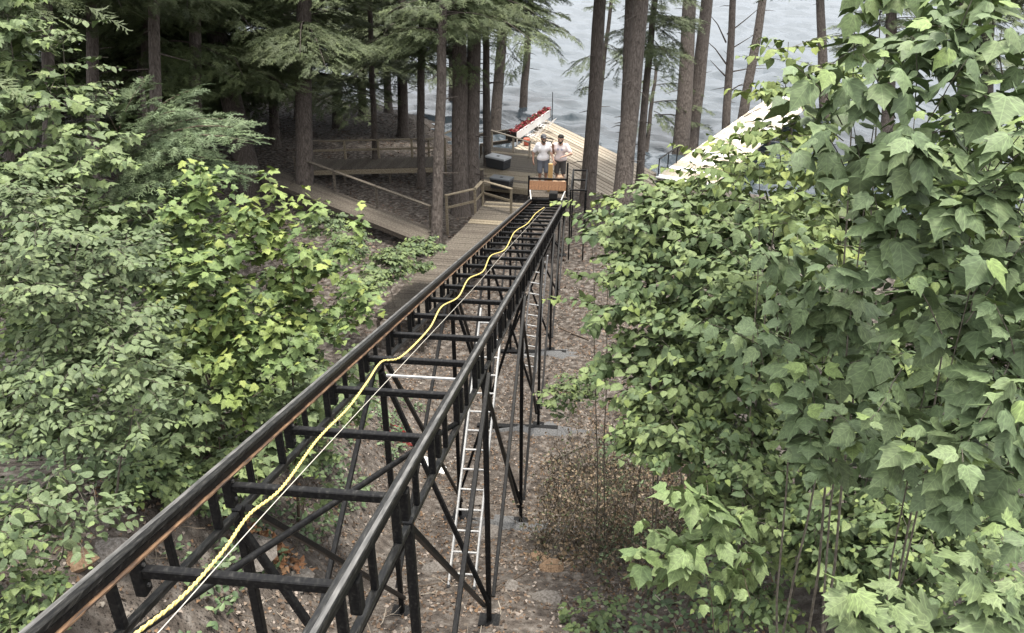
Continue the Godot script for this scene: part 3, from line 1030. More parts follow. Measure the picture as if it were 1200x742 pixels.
# boards laid side by side along a strip: a-b is one long edge, c is on the other edge; boards run across
func boards(t: Node3D, a: Vector3, b: Vector3, across: Vector3, bw: float, mats: Array, th := 0.04, gap := 0.012):
	var len := a.distance_to(b)
	var n := int(len / bw)
	var f := (b - a) / len
	for i in n:
		var p := a + f * (i + .5) * (len / n)
		var j := Vector3(0, rnd(-.006, .006), 0)
		pbar("board", p + j - across * rnd(0, .01), p + across * (1.0 + rnd(0, .02)) + j, len / n - gap, th, mats[rng.randi() % mats.size()], t, f.cross(across).normalized() * (1 if f.cross(across).y > 0 else -1))
func post_rail(t: Node3D, pts: Array, m: Material, h := 0.95, mid := true):
	for i in pts.size():
		var p: Vector3 = pts[i]
		var y0 := minf(gh(p.x, p.z), p.y) - .05
		pbar("post", Vector3(p.x, y0, p.z), p + Vector3(0, h - .02, 0), .09, .09, m, t)
	for i in pts.size() - 1:
		var d: Vector3 = (pts[i + 1] - pts[i]).normalized() * .05
		pbar("hand_rail", pts[i] + Vector3(0, h, 0) - d, pts[i + 1] + Vector3(0, h, 0) + d, .13, .04, m, t)
		if mid: pbar("mid_rail", pts[i] + Vector3(0, h * .5, 0) + d, pts[i + 1] + Vector3(0, h * .5, 0) - d, .035, .09, m, t)

func build_walkways():
	# the boardwalk beside the track
	var yb := 1.95
	var a := PL(438, 372, 2.35)
	var b := PL(548, 262, yb)
	var t := thing("boardwalk", "weathered grey boardwalk running close beside the black track", "boardwalk", Vector3(a.x, gh(a.x, a.z), a.z))
	var across := Vector3(1.45, 0, .1)
	boards(t, a, b, across, 0.19, [M.wood_old, M.wood_old2])
	for k in [0.08, 0.92]:
		pbar("joist", a + across * k - Vector3(0, .09, 0), b + across * k - Vector3(0, .09, 0), .06, .14, M.wood_old2, t)
	var q := 0.0
	while q <= 1.0:
		for k in [0.08, 0.92]:
			var p: Vector3 = a.lerp(b, q) + across * k - Vector3(0, .1, 0)
			pbar("support", p, Vector3(p.x, gh(p.x, p.z) - .1, p.z), .09, .09, M.wood_old2, t)
		q += 0.25
	# landing at its top with the railing round it
	var la := b + Vector3(0, .006, -.02)
	var lt := thing("landing", "square plank landing with weathered railing where boardwalk meets ramp", "landing", Vector3(la.x, gh(la.x, la.z), la.z))
	var lb := PL(570, 236, yb)
	boards(lt, la, lb, Vector3(1.5, 0, .1), 0.19, [M.wood_old, M.wood_new])
	for k in [0.05, 0.95]:
		for e in [la, lb]:
			var p: Vector3 = e + Vector3(1.5, 0, .1) * k - Vector3(0, .02, 0)
			pbar("support", p, Vector3(p.x, gh(p.x, p.z) - .1, p.z), .1, .1, M.wood_old2, lt)
	post_rail(lt, [PL(524, 258, yb), PL(557, 250, yb), PL(566, 240, yb), PL(599, 250, yb)], M.wood_new)
	# ramp up to the left
	var ra := PL(505, 268, yb)
	var rb := PL(318, 196, 2.35)
	var rt := thing("ramp", "sloping plank ramp with rope rail crossing the hillside", "ramp", Vector3(ra.x, gh(ra.x, ra.z), ra.z))
	var rc := PL(500, 284, yb) - ra
	rc = rc.normalized() * 1.45
	boards(rt, ra, ra + rc, rb - ra, 0.24, [M.wood_old, M.wood_old2])
	for k in [0.04, 0.96]:
		pbar("joist", ra + rc * k - Vector3(0, .1, 0), rb + rc * k - Vector3(0, .1, 0), .05, .16, M.wood_old2, rt)
	for e in [0.02, .35, .68, .98]:
		for k in [0.04, 0.96]:
			var p: Vector3 = ra.lerp(rb, e) + rc * k - Vector3(0, .12, 0)
			pbar("support", p, Vector3(p.x, gh(p.x, p.z) - .15, p.z), .09, .09, M.wood_old2, rt)
	var rp := []
	for e in [0.0, 0.3, 0.56, 0.82]: rp.append(ra.lerp(rb, e))
	post_rail(rt, rp, M.wood_old, 0.85, false)
	# the upper walk, level, with a pale fascia
	var ua := PL(512, 196, 1.9)
	var ub := PL(350, 200, 1.9)
	var ut := thing("upper_walk", "level upper boardwalk with pale fascia and two long rails", "boardwalk", Vector3(ua.x, gh(ua.x, ua.z), ua.z))
	boards(ut, ub, ua, Vector3(.1, 0, -1.5), 0.24, [M.wood_old, M.wood_old2])
	pbar("fascia", ub + Vector3(0, -.11, .03), ua + Vector3(0, -.11, .03), .04, .2, M.wood_new, ut)
	var up := []
	for e in [0.0, .25, .5, .75, 1.0]:
		up.append(ub.lerp(ua, e) + Vector3(.1, 0, -1.5))
	post_rail(ut, up, M.wood_new, 0.85, true)
	for e in [0.02, .35, .68, .98]:
		var p: Vector3 = ua.lerp(ub, e) - Vector3(0, .04, .08)
		pbar("support", p, Vector3(p.x, gh(p.x, p.z) - .15, p.z), .09, .09, M.wood_old2, ut)
	var fa := PL(503, 186, 1.75)
	var fb := PL(533, 172, 1.4)
	var ft := thing("stair_rail", "pale wooden rail stepping down from upper walk toward the lake", "handrail", Vector3(fa.x, gh(fa.x, fa.z), fa.z))
	post_rail(ft, [fa, fa.lerp(fb, .5), fb], M.wood_new, 0.85, false)
	# the deck with the coolers
	var yd := 1.75
	var d0 := PL(548, 214, yd)
	var d1 := PL(570, 172, yd)
	var dt := thing("plank_deck", "weathered plank deck holding two coolers behind the landing", "deck", Vector3(d0.x, gh(d0.x, d0.z), d0.z))
	var dc := PL(622, 222, yd) - d0
	boards(dt, d0, d1, dc, 0.28, [M.wood_old, M.wood_new, M.wood_old])
	pbar("fascia", d0 + Vector3(0, -.12, .05), d0 + dc + Vector3(0, -.12, .05), .05, .22, M.wood_new, dt)
	pbar("fascia", d0 + dc + Vector3(.04, -.12, 0), d1 + dc + Vector3(.04, -.12, 0), .05, .22, M.wood_new, dt)
	for e in [0.03, .5, .97]:
		for k in [0.04, 0.96]:
			var p: Vector3 = d0.lerp(d1, e) + dc * k - Vector3(0, .03, 0)
			pbar("support", p, Vector3(p.x, gh(p.x, p.z) - .3, p.z), .1, .1, M.wood_old2, dt)
	# the paler walk and railing toward the dock
	var pa := PL(584, 190, 1.5)
	var pb := PL(628, 206, 1.5)
	var pt := thing("pale_walk", "pale new boardwalk with light railing leading to the dock", "boardwalk", Vector3(pa.x, gh(pa.x, pa.z), pa.z))
	var pc := (PL(590, 180, 1.5) - pa).normalized() * 1.3
	boards(pt, pa, pb, pc, 0.22, [M.dock, M.wood_new, M.dock3])
	pbar("fascia", pa + Vector3(0, -.13, .04), pb + Vector3(0, -.13, .04), .04, .2, M.dock, pt)
	post_rail(pt, [pa + pc + Vector3(-.6, 0, -.5), pa.lerp(pb, .28) + pc, pa.lerp(pb, .72) + pc, pb + pc + Vector3(.4, 0, .1)], M.dock3, 0.95, false)
	for e in [0.03, .97]:
		for k in [0.04, 0.96]:
			var p: Vector3 = pa.lerp(pb, e) + pc * k - Vector3(0, .03, 0)
			pbar("support", p, Vector3(p.x, gh(p.x, p.z) - .4, p.z), .1, .1, M.wood_old2, pt)

func cooler(label: String, p: Vector3, turn: float, lid: Material, body: Material, s: float):
	var t := thing("cooler", label, "cooler", p)
	t.rotation.y = turn
	var st := mb()
	st.set_smooth_group(-1)
	var w := .42 * s; var d := .24 * s; var h := .36 * s
	var lo := [Vector3(-w * .92, 0.01, -d * .9), Vector3(w * .92, 0.01, -d * .9), Vector3(w * .92, 0.01, d * .9), Vector3(-w * .92, 0.01, d * .9)]
	var hi := [Vector3(-w, h, -d), Vector3(w, h, -d), Vector3(w, h, d), Vector3(-w, h, d)]
	for i in 4: quad(st, lo[i], lo[(i + 1) % 4], hi[(i + 1) % 4], hi[i])
	quad(st, lo[0], lo[1], lo[2], lo[3]); quad(st, hi[0], hi[1], hi[2], hi[3])
	part("box", fin(st), body, t, Transform3D.IDENTITY, false)
	st = mb(); bar(st, Vector3(-w * 1.04, h + .045, 0), Vector3(w * 1.04, h + .045, 0), d * 2.1, .085, Vector3.UP, .3)
	part("lid", fin(st), lid, t, Transform3D.IDENTITY, false)
	for k in [-1.0, 1.0]:
		st = mb(); tube(st, [Vector3(k * w * .98, h * .7, -d * .5), Vector3(k * w * 1.12, h * .62, -d * .3), Vector3(k * w * 1.12, h * .62, d * .3), Vector3(k * w * .98, h * .7, d * .5)], [.015, .015, .015, .015], 6)
		part("handle", fin(st), M.black, t, Transform3D.IDENTITY, false)
	st = mb(); bar(st, Vector3(-.06, h + .092, 0), Vector3(.06, h + .092, 0), .1, .016)
	part("latch", fin(st), M.black, t, Transform3D.IDENTITY, false)

func lounge(label: String, p: Vector3, turn: float, m: Material, sling: Material):
	var t := thing("lounge_chair", label, "lounge chair", p, "chairs at the far end of the dock")
	t.rotation.y = turn
	t.scale = Vector3.ONE * .72
	for s in [-.3, .3]:
		var st := mb()
		tube(st, [Vector3(s, .33, -.75), Vector3(s, .36, .0), Vector3(s, .34, .45), Vector3(s, .95, .95)], [.022, .022, .022, .022], 6)
		part("frame_rail", fin(st), m, t, Transform3D.IDENTITY, false)
		for z in [-.6, .4]:
			st = mb(); tube(st, [Vector3(s, .345, z), Vector3(s * 1.1, 0, z - .1)], [.02, .02], 6)
			part("leg", fin(st), m, t, Transform3D.IDENTITY, false)
		st = mb(); tube(st, [Vector3(s * 1.15, .35, -.1), Vector3(s * 1.15, .58, -.05), Vector3(s * 1.15, .6, .45), Vector3(s, .5, .6)], [.018, .018, .018, .018], 6)
		part("arm", fin(st), m, t, Transform3D.IDENTITY, false)
	for k in 5:
		var q := k / 4.0
		var c := Vector3(0, .35, -.72 + q * 1.1) if q < .9 else Vector3(0, .36, .45)
		var st := mb(); bar(st, c - Vector3(.29, 0, 0), c + Vector3(.29, 0, 0), .09, .015)
		part("slat", fin(st), sling, t, Transform3D.IDENTITY, false)
	for k in 4:
		var c := Vector3(0, .42, .52).lerp(Vector3(0, .92, .92), k / 3.0)
		var st := mb(); bar(st, c - Vector3(.29, 0, 0), c + Vector3(.29, 0, 0), .09, .015, Vector3(0, .6, -.7))
		part("slat", fin(st), sling, t, Transform3D.IDENTITY, false)

func build_dock():
	var yk := 0.8
	var A := PL(640, 141, yk)
	var B := PL(768, 203, yk)
	var D := PL(590, 186, yk)
	var t := thing("dock", "pale sunlit plank dock reaching out over the lake", "dock", Vector3(A.x, -.4, A.z))
	var u := B - A
	var ad := D - A
	var n := int(ad.length() / 0.36)
	var ms := [M.dock, M.dock2, M.dock3, M.dock]
	var nrm := Vector3.UP
	var perp := (ad - u.normalized() * ad.dot(u.normalized()))
	var bw := perp.length() / n
	for i in n:
		var p := A + ad * (i + .5) / n
		pbar("board", p + Vector3(0, rnd(-.008, .008), 0), p + u * (1.0 + 0.25 * i / n), bw - .035, .05, ms[(i * 7 + (i / 3)) % 4], t)
	for k in 6:
		var p := A.lerp(B, .06 + k * .17) - Vector3(0, .12, 0) + perp * .02
		pbar("joist", p, p + perp * .96, .1, .18, M.wood_old2, t)
		for e in [.05, .5, .95]:
			var q: Vector3 = p + perp * e
			ptube("pile", [Vector3(q.x, minf(-.9, gh(q.x, q.z) - .2), q.z), Vector3(q.x, .66, q.z)], [.09, .09], M.wood_old2, t, 10)
	pbar("edge_board", A - perp.normalized() * .03 + Vector3(0, -.1, 0), B - perp.normalized() * .03 + Vector3(0, -.1, 0), .05, .22, M.dock2, t)
	# trough of red flowers on the lake-side corner
	var fa := PL(600, 172, yk)
	var fb := PL(641, 143, yk)
	var ft := thing("flower_trough", "long white raised trough brimming with red flowers on the dock edge", "planter", fa)
	var up := Vector3(0, .52, 0)
	var fl := fb - fa
	var sd := fl.cross(Vector3.UP).normalized()
	for k in [-1.0, 1.0]: pbar("side_panel", fa + up + sd * .2 * k, fb + up + sd * .2 * k, .04, .42, M.white, ft)
	pbar("floor_panel", fa + up - Vector3(0, .19, 0), fb + up - Vector3(0, .19, 0), .35, .03, M.white, ft)
	for e in [fa + fl.normalized() * .02, fb - fl.normalized() * .02]:
		pbar("end_panel", e + up - sd * .24, e + up + sd * .24, .05, .5, M.black, ft)
	for q in [.06, .35, .65, .94]:
		for k in [-1.0, 1.0]:
			var p: Vector3 = fa.lerp(fb, q) + sd * .15 * k
			pbar("leg", p + up - Vector3(0, .2, 0), p, .06, .06, M.white, ft)
	ptube("flag_pole", [fb + Vector3(0, .0, 0) + sd * .3, fb + Vector3(0, 1.7, 0) + sd * .3], [.025, .02], M.steel, ft)
	var st := mb()
	var stg := mb()
	for i in 1500:
		var q := rnd()
		var p := fa.lerp(fb, q) + up + sd * rnd(-.2, .2) + Vector3(0, .15 + rnd(0, .16) * (.6 + .5 * sin(q * 40)), 0)
		var b := Basis(Vector3(rnd(-1, 1), rnd(-1, 1), rnd(-1, 1)).normalized(), rnd(0, 3)).scaled(Vector3.ONE * rnd(.04, .075))
		var tgt := st if rnd() < .78 else stg
		for k in 4:
			var an := TAU * k / 4.0
			tri(tgt, p, p + b * Vector3(cos(an), .3, sin(an)), p + b * Vector3(cos(an + 1.2), .3, sin(an + 1.2)))
	var fm := plain(L(.30, .035, .05), .7); fm.cull_mode = BaseMaterial3D.CULL_DISABLED
	var f1 := part("blossoms", fin(st), fm, ft); f1.set_meta("kind", "stuff")
	var f2 := part("leaves", fin(stg), plain(L(.06, .11, .04), .7), ft); f2.set_meta("kind", "stuff")
	lounge("white framed lounge chair on the dock beside the flower trough", PL(622, 164, yk + .03), 1.0, M.white_metal, M.white_metal)
	lounge("white lounge chair at the outer tip of the dock", PL(636, 153, yk + .03), 1.2, M.white_metal, M.white_metal)
	lounge("dark slung lounge chair on the dock behind the man in cap", PL(634, 181, yk + .03), 2.5, M.steel, M.black)
	# bucket
	var bp := PL(617, 170, yk + .03)
	var bt := thing("bucket", "small orange red bucket beside a trunk on the dock", "bucket", bp)
	st = mb(); tube(st, [bp, bp + Vector3(0, .34, 0)], [.13, .17], 14)
	part("pail", fin(st), plain(L(.55, .13, .08), .5), bt)
	st = mb(); tube(st, [bp + Vector3(-.17, .33, 0), bp + Vector3(-.08, .46, 0), bp + Vector3(.08, .46, 0), bp + Vector3(.17, .33, 0)], [.008, .008, .008, .008], 5)
	part("handle", fin(st), M.black, bt)
	# white dock with boat shelter to the right
	var yw := 1.0
	var w0 := PL(768, 208, yw)
	var w1 := PL(905, 112, yw)
	var wt := thing("white_dock", "bright white painted dock with dark rails behind the right hand trunks", "dock", Vector3(w0.x, -.5, w0.z))
	var wu := (w1 - w0)
	var wp := wu.cross(Vector3.UP).normalized() * 2.6
	var m := int(wu.length() / 0.5)
	for i in m:
		var p := w0 + wu * (i + .5) / m
		pbar("board", p, p + wp, wu.length() / m - .02, .06, M.dock3 if i % 3 else M.white, wt)
	for q in [0.01, .25, .5, .75, .99]:
		for e in [.04, .5, .96]:
			var p: Vector3 = w0.lerp(w1, q) + wp * e
			ptube("pile", [Vector3(p.x, minf(-1.2, gh(p.x, p.z) - .3), p.z), Vector3(p.x, yw - .04, p.z)], [.1, .1], M.wood_old2, wt, 10)
	for q in [0.0, .06, .12]:
		var p: Vector3 = w0.lerp(w1, q + .01) + wp * .02
		pbar("rail_post", p, p + Vector3(0, .8, 0), .05, .05, M.steel, wt)
	pbar("rail_bar", w0.lerp(w1, .01) + wp * .02 + Vector3(0, .82, 0), w0.lerp(w1, .13) + wp * .02 + Vector3(0, .82, 0), .05, .05, M.steel, wt)

func build_cart():
	var zf := -26.1
	var zb := -28.3
	var yf := rail_y(-27.2) + .38
	var t := thing("lift_cart", "black framed lift cart with brown board front at track end", "lift cart", Vector3(-1.61, rail_y(zf), zf))
	var x0 := XL - .07
	var x1 := XR + .09
	# floor boards and frame
	boards(t, Vector3(x0, yf - .02, zf - .05), Vector3(x0, yf - .02, zb), Vector3(x1 - x0, 0, 0), .2, [M.wood_old, M.wood_old2], .035)
	for x in [x0, x1]: pbar("frame_bar", Vector3(x, yf - .08, zf), Vector3(x, yf - .08, zb), .06, .08, M.steel, t)
	for z in [zf, zb]: pbar("frame_bar", Vector3(x0, yf - .085, z), Vector3(x1, yf - .085, z), .06, .07, M.steel, t)
	for x in [XL, XR]:
		for z in [zf - .35, zb + .25]:
			var st := mb(); tube(st, [Vector3(x - .035, rail_y(z) + .095, z), Vector3(x + .035, rail_y(z) + .095, z)], [.07, .07], 14)
			part("wheel", fin(st), M.steel, t)
			pbar("wheel_bracket", Vector3(x, rail_y(z) + .1, z - .0), Vector3(x, yf - .11, z), .03, .1, M.steel, t)
	# front board and its struts
	var bt := rail_y(zf) + .66
	var bb := rail_y(zf) + .36
	pbar("front_board", Vector3(x0 + .03, (bt + bb) / 2, zf + .07), Vector3(x1 - .03, (bt + bb) / 2, zf + .07), .045, .30, M.plywood, t, Vector3(0, 1, -.35).normalized())
	pbar("top_bar", Vector3(x0, bt + .05, zf - .02), Vector3(x1, bt + .05, zf - .02), .06, .06, M.steel, t)
	for x in [x0, x1]:
		pbar("corner_post", Vector3(x, rail_y(zf) + .12, zf - .02), Vector3(x, rail_y(zf) + (1.28 if x == x1 else .80), zf - .02), .06, .06, M.steel, t)
	for k in [[x0 + .05, x0 + .12], [x1 - .05, x1 - .16]]:
		pbar("silver_strut", Vector3(k[0], bb, zf + .12), Vector3(k[1], rail_y(zf + .5) + .03, zf + .5), .035, .035, M.alu, t)
	pbar("winch_box", Vector3(-1.55, rail_y(zf) + .14, zf - .1), Vector3(-1.28, rail_y(zf) + .14, zf - .1), .3, .22, M.black, t)
	# landing frame to its right
	var s := thing("side_platform", "small black steel platform frame right of the lift cart", "platform", Vector3(-.75, gh(-.75, -27), -27))
	for x in [-.84, -.36]:
		pbar("frame_bar", Vector3(x, yf + .28, zf), Vector3(x, yf + .28, zb), .05, .06, M.steel, s)
		for z in [zf + .02, zb - .02]: pbar("leg", Vector3(x, yf + .25, z), Vector3(x, gh(x, z) - .05, z), .05, .05, M.steel, s)
	for z in [zf - .05, -27.2, zb + .05]: pbar("cross_bar", Vector3(-.81, yf + .285, z), Vector3(-.39, yf + .285, z), .05, .05, M.steel, s)
	# people
	var skin := plain(L(.28, .155, .105), .55)
	var skin2 := plain(L(.42, .255, .185), .55)
	var p1 := Vector3(-1.86, yf, -27.35)
	var p2 := Vector3(-1.27, yf, -27.35)
	person("person in white T-shirt, cap and grey shorts raising one hand on cart", p1, .3, {"le": Vector3(.33, 1.17, .12), "lw": Vector3(.27, 1.37, .27), "lh": Vector3(-.05, 1, .15), "ln": Vector3(-.3, 0, 1), "lc": .25,
		"re": Vector3(-.33, 1.15, -.05), "rw": Vector3(-.36, .91, .07), "rh": Vector3(0, -1, .15), "rn": Vector3(1, 0, 0), "rc": .3,
		"skin": skin, "shirt": M.tee, "shorts": plain(L(.13, .14, .165), .9), "cap": plain(L(.09, .09, .10), .9), "hair": plain(L(.05, .045, .04), .9)})
	person("bearded person in pale printed T-shirt and dark shorts leaning on post", p2, -.1, {"le": Vector3(.37, 1.19, .12), "lw": Vector3(.17, 1.14, .29), "lh": Vector3(-1, -.25, .2), "ln": Vector3(0, -1, .1), "lc": .3,
		"re": Vector3(-.30, 1.15, .07), "rw": Vector3(-.19, .94, .24), "rh": Vector3(.25, -1, .25), "rn": Vector3(0, -.3, -1), "rc": .35,
		"skin": skin2, "shirt": M.tee2, "shorts": plain(L(.055, .052, .05), .9), "hair": plain(L(.012, .010, .009), .8), "print": true})
	# things they stand among
	var wpz := thing("timber_offcut", "tan upright timber offcut standing on cart between the two people", "timber", Vector3(-1.58, yf, -26.75))
	pbar("plank", Vector3(-1.58, yf, -26.75), Vector3(-1.56, yf + .95, -26.78), .15, .10, plain(L(.48, .3, .12), .75), wpz)
	pbar("clamp_band", Vector3(-1.58, yf + .38, -26.75), Vector3(-1.58, yf + .44, -26.75), .17, .12, plain(L(.3, .14, .05), .6), wpz)
	var sk := thing("tool_bag", "rounded tan canvas tool bag on the cart behind brown board", "bag", Vector3(-1.25, yf, -26.7))
	var st := mb()
	net([[Vector3(-.16, .14, 0), Vector3(.16, .15, 0), .14, .13], [Vector3(-.1, .34, 0), Vector3(.1, .33, .02), .12, .11], [Vector3(0, .5, 0), Vector3(.04, .52, 0), .1, .09]], .015, .08, st)
	part("sack", fin(st), surf(ramp_tex(77, .03, [L(.3, .19, .11), L(.46, .31, .2), L(.55, .4, .28)], 4, 256, 1.5), .9, Vector3(4, 4, 4)), sk, Transform3D.IDENTITY, false)
	st = mb(); tube(st, [Vector3(-.12, .56, .02), Vector3(-.06, .70, .02), Vector3(.06, .70, .02), Vector3(.12, .56, .02)], [.015, .015, .015, .015], 6)
	part("handle", fin(st), M.black, sk, Transform3D.IDENTITY, false)

func build_trees():
	var T := func(n, l, bx, by, tx, w, c0, ex := [], dark := true, h := 20.0, bl := 4.0): tree(n, l, "tree", bx, by, tx, w, c0, ex, dark, h, bl)
	T.call("hemlock_tree", "thick dark hemlock trunk behind the feathery young hemlock", 298, 228, 244, 25, 6.5, [[262, 75, 330, 88, -.8, 1.0, true], [255, 60, 345, 55, -1.2, 1.2, true], [262, 70, 245, 62, -1.5, .9, true], [262, 50, 375, 25, -1.0, 1.3, true], [250, 40, 170, 45, -.8, 1.4, false], [250, 30, 120, 60, 0., 1.5, false]])
	T.call("hemlock_tree", "tall straight grey brown trunk rising beside the sloping ramp", 357, 243, 357, 20, 8.5, [[357, 30, 300, 70, -1.5, 1.2, true], [360, 20, 410, 60, 0.5, 1.3, false], [360, 40, 330, 110, -.6, .8, true]], false)
	T.call("young_hemlock", "thin crooked trunk passing through the upper boardwalk", 440, 207, 434, 7.5, 5.5, [[436, 110, 395, 100, -.5, .9, false], [436, 112, 400, 128, -.6, .9, false], [436, 105, 450, 92, -.5, .9, false], [436, 112, 380, 115, -1., 1.0, false]], true, 13.0, 1.8)
	T.call("hemlock_tree", "dark shoreline trunk with flared roots on the brown bank", 472, 161, 471, 12, 4.6, [], true, 18.0, 3.0)
	T.call("hemlock_tree", "slim dark trunk standing between shoreline trunk and the plank ramp", 494, 219, 493, 9.5, 6.6, [], true, 17.0, 2.6)
	T.call("hemlock_tree", "slim pale barked trunk rooted beside the boardwalk with lit bough", 511, 299, 518, 13, 10.0, [[516, 40, 470, 35, -1.0, .9, true], [516, 30, 560, 38, -.5, 1.0, true], [516, 15, 480, 12, -1.2, 1.0, true], [516, 20, 585, 25, -.6, 1.0, true]], false, 17.0, 2.4)
	T.call("hemlock_tree", "left stem of the heavy twin trunk behind the landing rail", 540, 251, 536, 19, 8.0, [[538, 60, 520, 85, -.6, .8, false], [538, 70, 560, 90, -.6, .8, false]])
	T.call("hemlock_tree", "right stem of the heavy twin trunk behind the landing rail", 553, 250, 557, 18, 8.6, [])
	T.call("hemlock_tree", "thin dark trunk rising between the two coolers on plank deck", 572, 217, 568, 9, 9.0, [], true, 17.0, 2.2)
	T.call("hemlock_tree", "dark trunk just behind the grey lidded cooler", 579, 186, 589, 13, 8.8, [[586, 40, 600, 90, -.5, .9, false], [586, 30, 640, 45, .3, 1.1, false]])
	T.call("hemlock_tree", "slender trunk standing in front of the red flower trough", 609, 170, 622, 9.5, 7.6, [[617, 40, 597, 95, 0., .7, false], [619, 30, 660, 70, 0., 1.1, false], [619, 20, 680, 50, 0.5, 1.2, false]], true, 16.0, 2.6)
	T.call("pine_tree", "straight brown trunk right of the cart in front of dock", 688, 241, 703, 17, 11.5, [], false)
	T.call("hemlock_tree", "thin leaning stem behind the straight brown trunk by dock", 694, 205, 716, 6, 7.4, [[708, 60, 665, 85, 0., 1.0, false], [708, 50, 740, 75, 0., 1.0, false], [706, 75, 680, 108, 0., .7, false]], true, 14.0, 2.2)
	T.call("pine_tree", "thick leaning brown trunk rising from the bushes beside track", 722, 292, 752, 21, 11.8, [], false, 20.0)
	T.call("pine_tree", "narrow dark trunk hugging the thick leaning brown trunk", 727, 255, 738, 12, 11.0, [], true, 19.0)
	T.call("hemlock_tree", "slim grey trunk between the leaning trunk and small conifer", 748, 226, 768, 9, 7.2, [[764, 30, 735, 55, 0., 1.1, false], [765, 30, 800, 60, 0., 1.1, false], [764, 45, 790, 85, 0., 1.0, false], [764, 20, 815, 30, 0., 1.2, false], [764, 40, 720, 85, 0., 1.0, false]], true, 16.0, 2.4)
	T.call("pine_tree", "left trunk of the tall brown pair above the white dock", 795, 215, 808, 19, 11.5, [], false, 20.0)
	T.call("pine_tree", "right trunk of the tall brown pair above the white dock", 806, 212, 828, 17, 11.5, [], false, 20.0)
	T.call("dead_tree", "black bare trunk with leafless side branches over white dock", 849, 205, 858, 10, 13.0, [], true, 17.0, 2.0)
	T.call("pine_tree", "slim brown trunk leaning right beside the bare black trunk", 862, 200, 893, 12, 12.5, [], false, 18.0, 2.4)
	# small conifer by the water
	T.call("young_hemlock", "small bushy conifer between the trunks by the white dock", 752, 214, 778, 6, 15.0, [[765, 120, 830, 130, 0., .8, false], [768, 105, 745, 120, -.3, .7, false], [768, 100, 815, 105, .2, .9, false], [770, 90, 755, 95, 0., .7, false], [766, 130, 800, 160, 0., .7, false], [763, 140, 745, 150, 0., .6, false], [766, 135, 830, 150, 0., .6, false], [770, 95, 790, 90, .3, .7, false]], true, 6.5, 1.2)
	# dark trees at the back of the left bank and on the right
	for e in [[70, 180, 60, 14, 4.5, "dark hemlock at far end of the left bank"], [150, 170, 140, 14, 4.0, "second dark hemlock deep in the left bank shade"], [215, 165, 205, 15, 3.6, "low skirted dark hemlock left of the thick trunk"], [322, 172, 316, 11, 3.8, "dark hemlock seen between the two big left trunks"], [395, 150, 392, 11, 4.0, "dark shoreline hemlock screening the lake behind the ramp"], [20, 260, 10, 18, 6.0, "large dark hemlock behind the leafy left edge"]]:
		T.call("dark_hemlock", e[5], e[0], e[1], e[2], e[3], e[4], [], true, 17.0, 3.6)
	for e in [[-60, 230, -70, 18, 6.0, "big hemlock standing outside the left of the woods"], [-20, 150, -30, 15, 5.0, "hemlock at the outer left of the shaded bank"], [110, 140, 104, 12, 4.2, "shoreline hemlock behind the leafy left edge"], [260, 140, 252, 12, 4.0, "shoreline hemlock left of thick trunk"], [425, 138, 420, 9, 3.9, "thin shoreline hemlock near the crooked trunk"], [350, 140, 346, 10, 3.6, "shoreline hemlock behind the tall grey brown trunk"], [455, 132, 452, 9, 4.6, "shoreline hemlock left of the flared trunk"], [530, 140, 528, 9, 5.2, "shoreline hemlock behind the heavy twin trunk"], [180, 250, 172, 16, 7.0, "nearer dark hemlock left of the sloping ramp"]]:
		T.call("dark_hemlock", e[5], e[0], e[1], e[2], e[3], e[4], [], true, 18.0, 3.8)
	for e in [[968, 200, 962, 13, 8.0, "dark slim trunk behind the tall heart leaved shrub"], [1040, 240, 1045, 16, 5.5, "dark hemlock behind the big leaved maple"], [1150, 240, 1160, 16, 5.0, "dark hemlock at far right behind the big leaved maple"]]:
		T.call("dark_hemlock", e[5], e[0], e[1], e[2], e[3], e[4], [], true, 17.0, 3.4)
	for e in [[-10.5, -9.0, 12.6, "tall hemlock left of the grey green shrub"], [-11.5, -14.0, 12.0, "tall hemlock in the left woods behind the shrubs"], [-12.0, -19.0, 11.2, "tall hemlock in the left woods above the ramp"], [-15.5, -22.0, 10.4, "hemlock deep in the left woods"], [-14.5, -27.0, 10.0, "hemlock of the left woods behind the ramp"], [-18.0, -30.0, 9.0, "hemlock on the far left bank"], [7.5, -14.0, 12.2, "tall hemlock in the right woods behind the thicket"], [10.0, -10.0, 12.8, "tall hemlock right of the big leaved maple"]]:
		var hid := Vector3(e[0], gh(e[0], e[1]), e[1])
		var q := pix(hid)
		tree("woodland_hemlock", e[3], "tree", q.x, q.y, q.x - 4, 15.0, e[2], [], true, 22.0, 4.6, "hemlocks and pines above the lake shore", hid)
	# bare branches on the black trunk
	var dead: Node3D = get_node("dead_tree")
	for e in [[851, 75, 825, 45], [851, 90, 832, 70], [852, 60, 885, 40], [851, 110, 880, 95], [851, 50, 830, 15], [852, 85, 900, 80], [852, 150, 905, 120], [852, 40, 895, 5]]:
		var d := depth_of(dead.position)
		var a := W(e[0], e[1], d)
		var b := W(e[2], e[3], d - .5)
		ptube("bare_branch", [a, a.lerp(b, .5) + Vector3(0, rnd(-.1, .2), 0), b], [.05, .03, .01], M.bark, dead, 5)

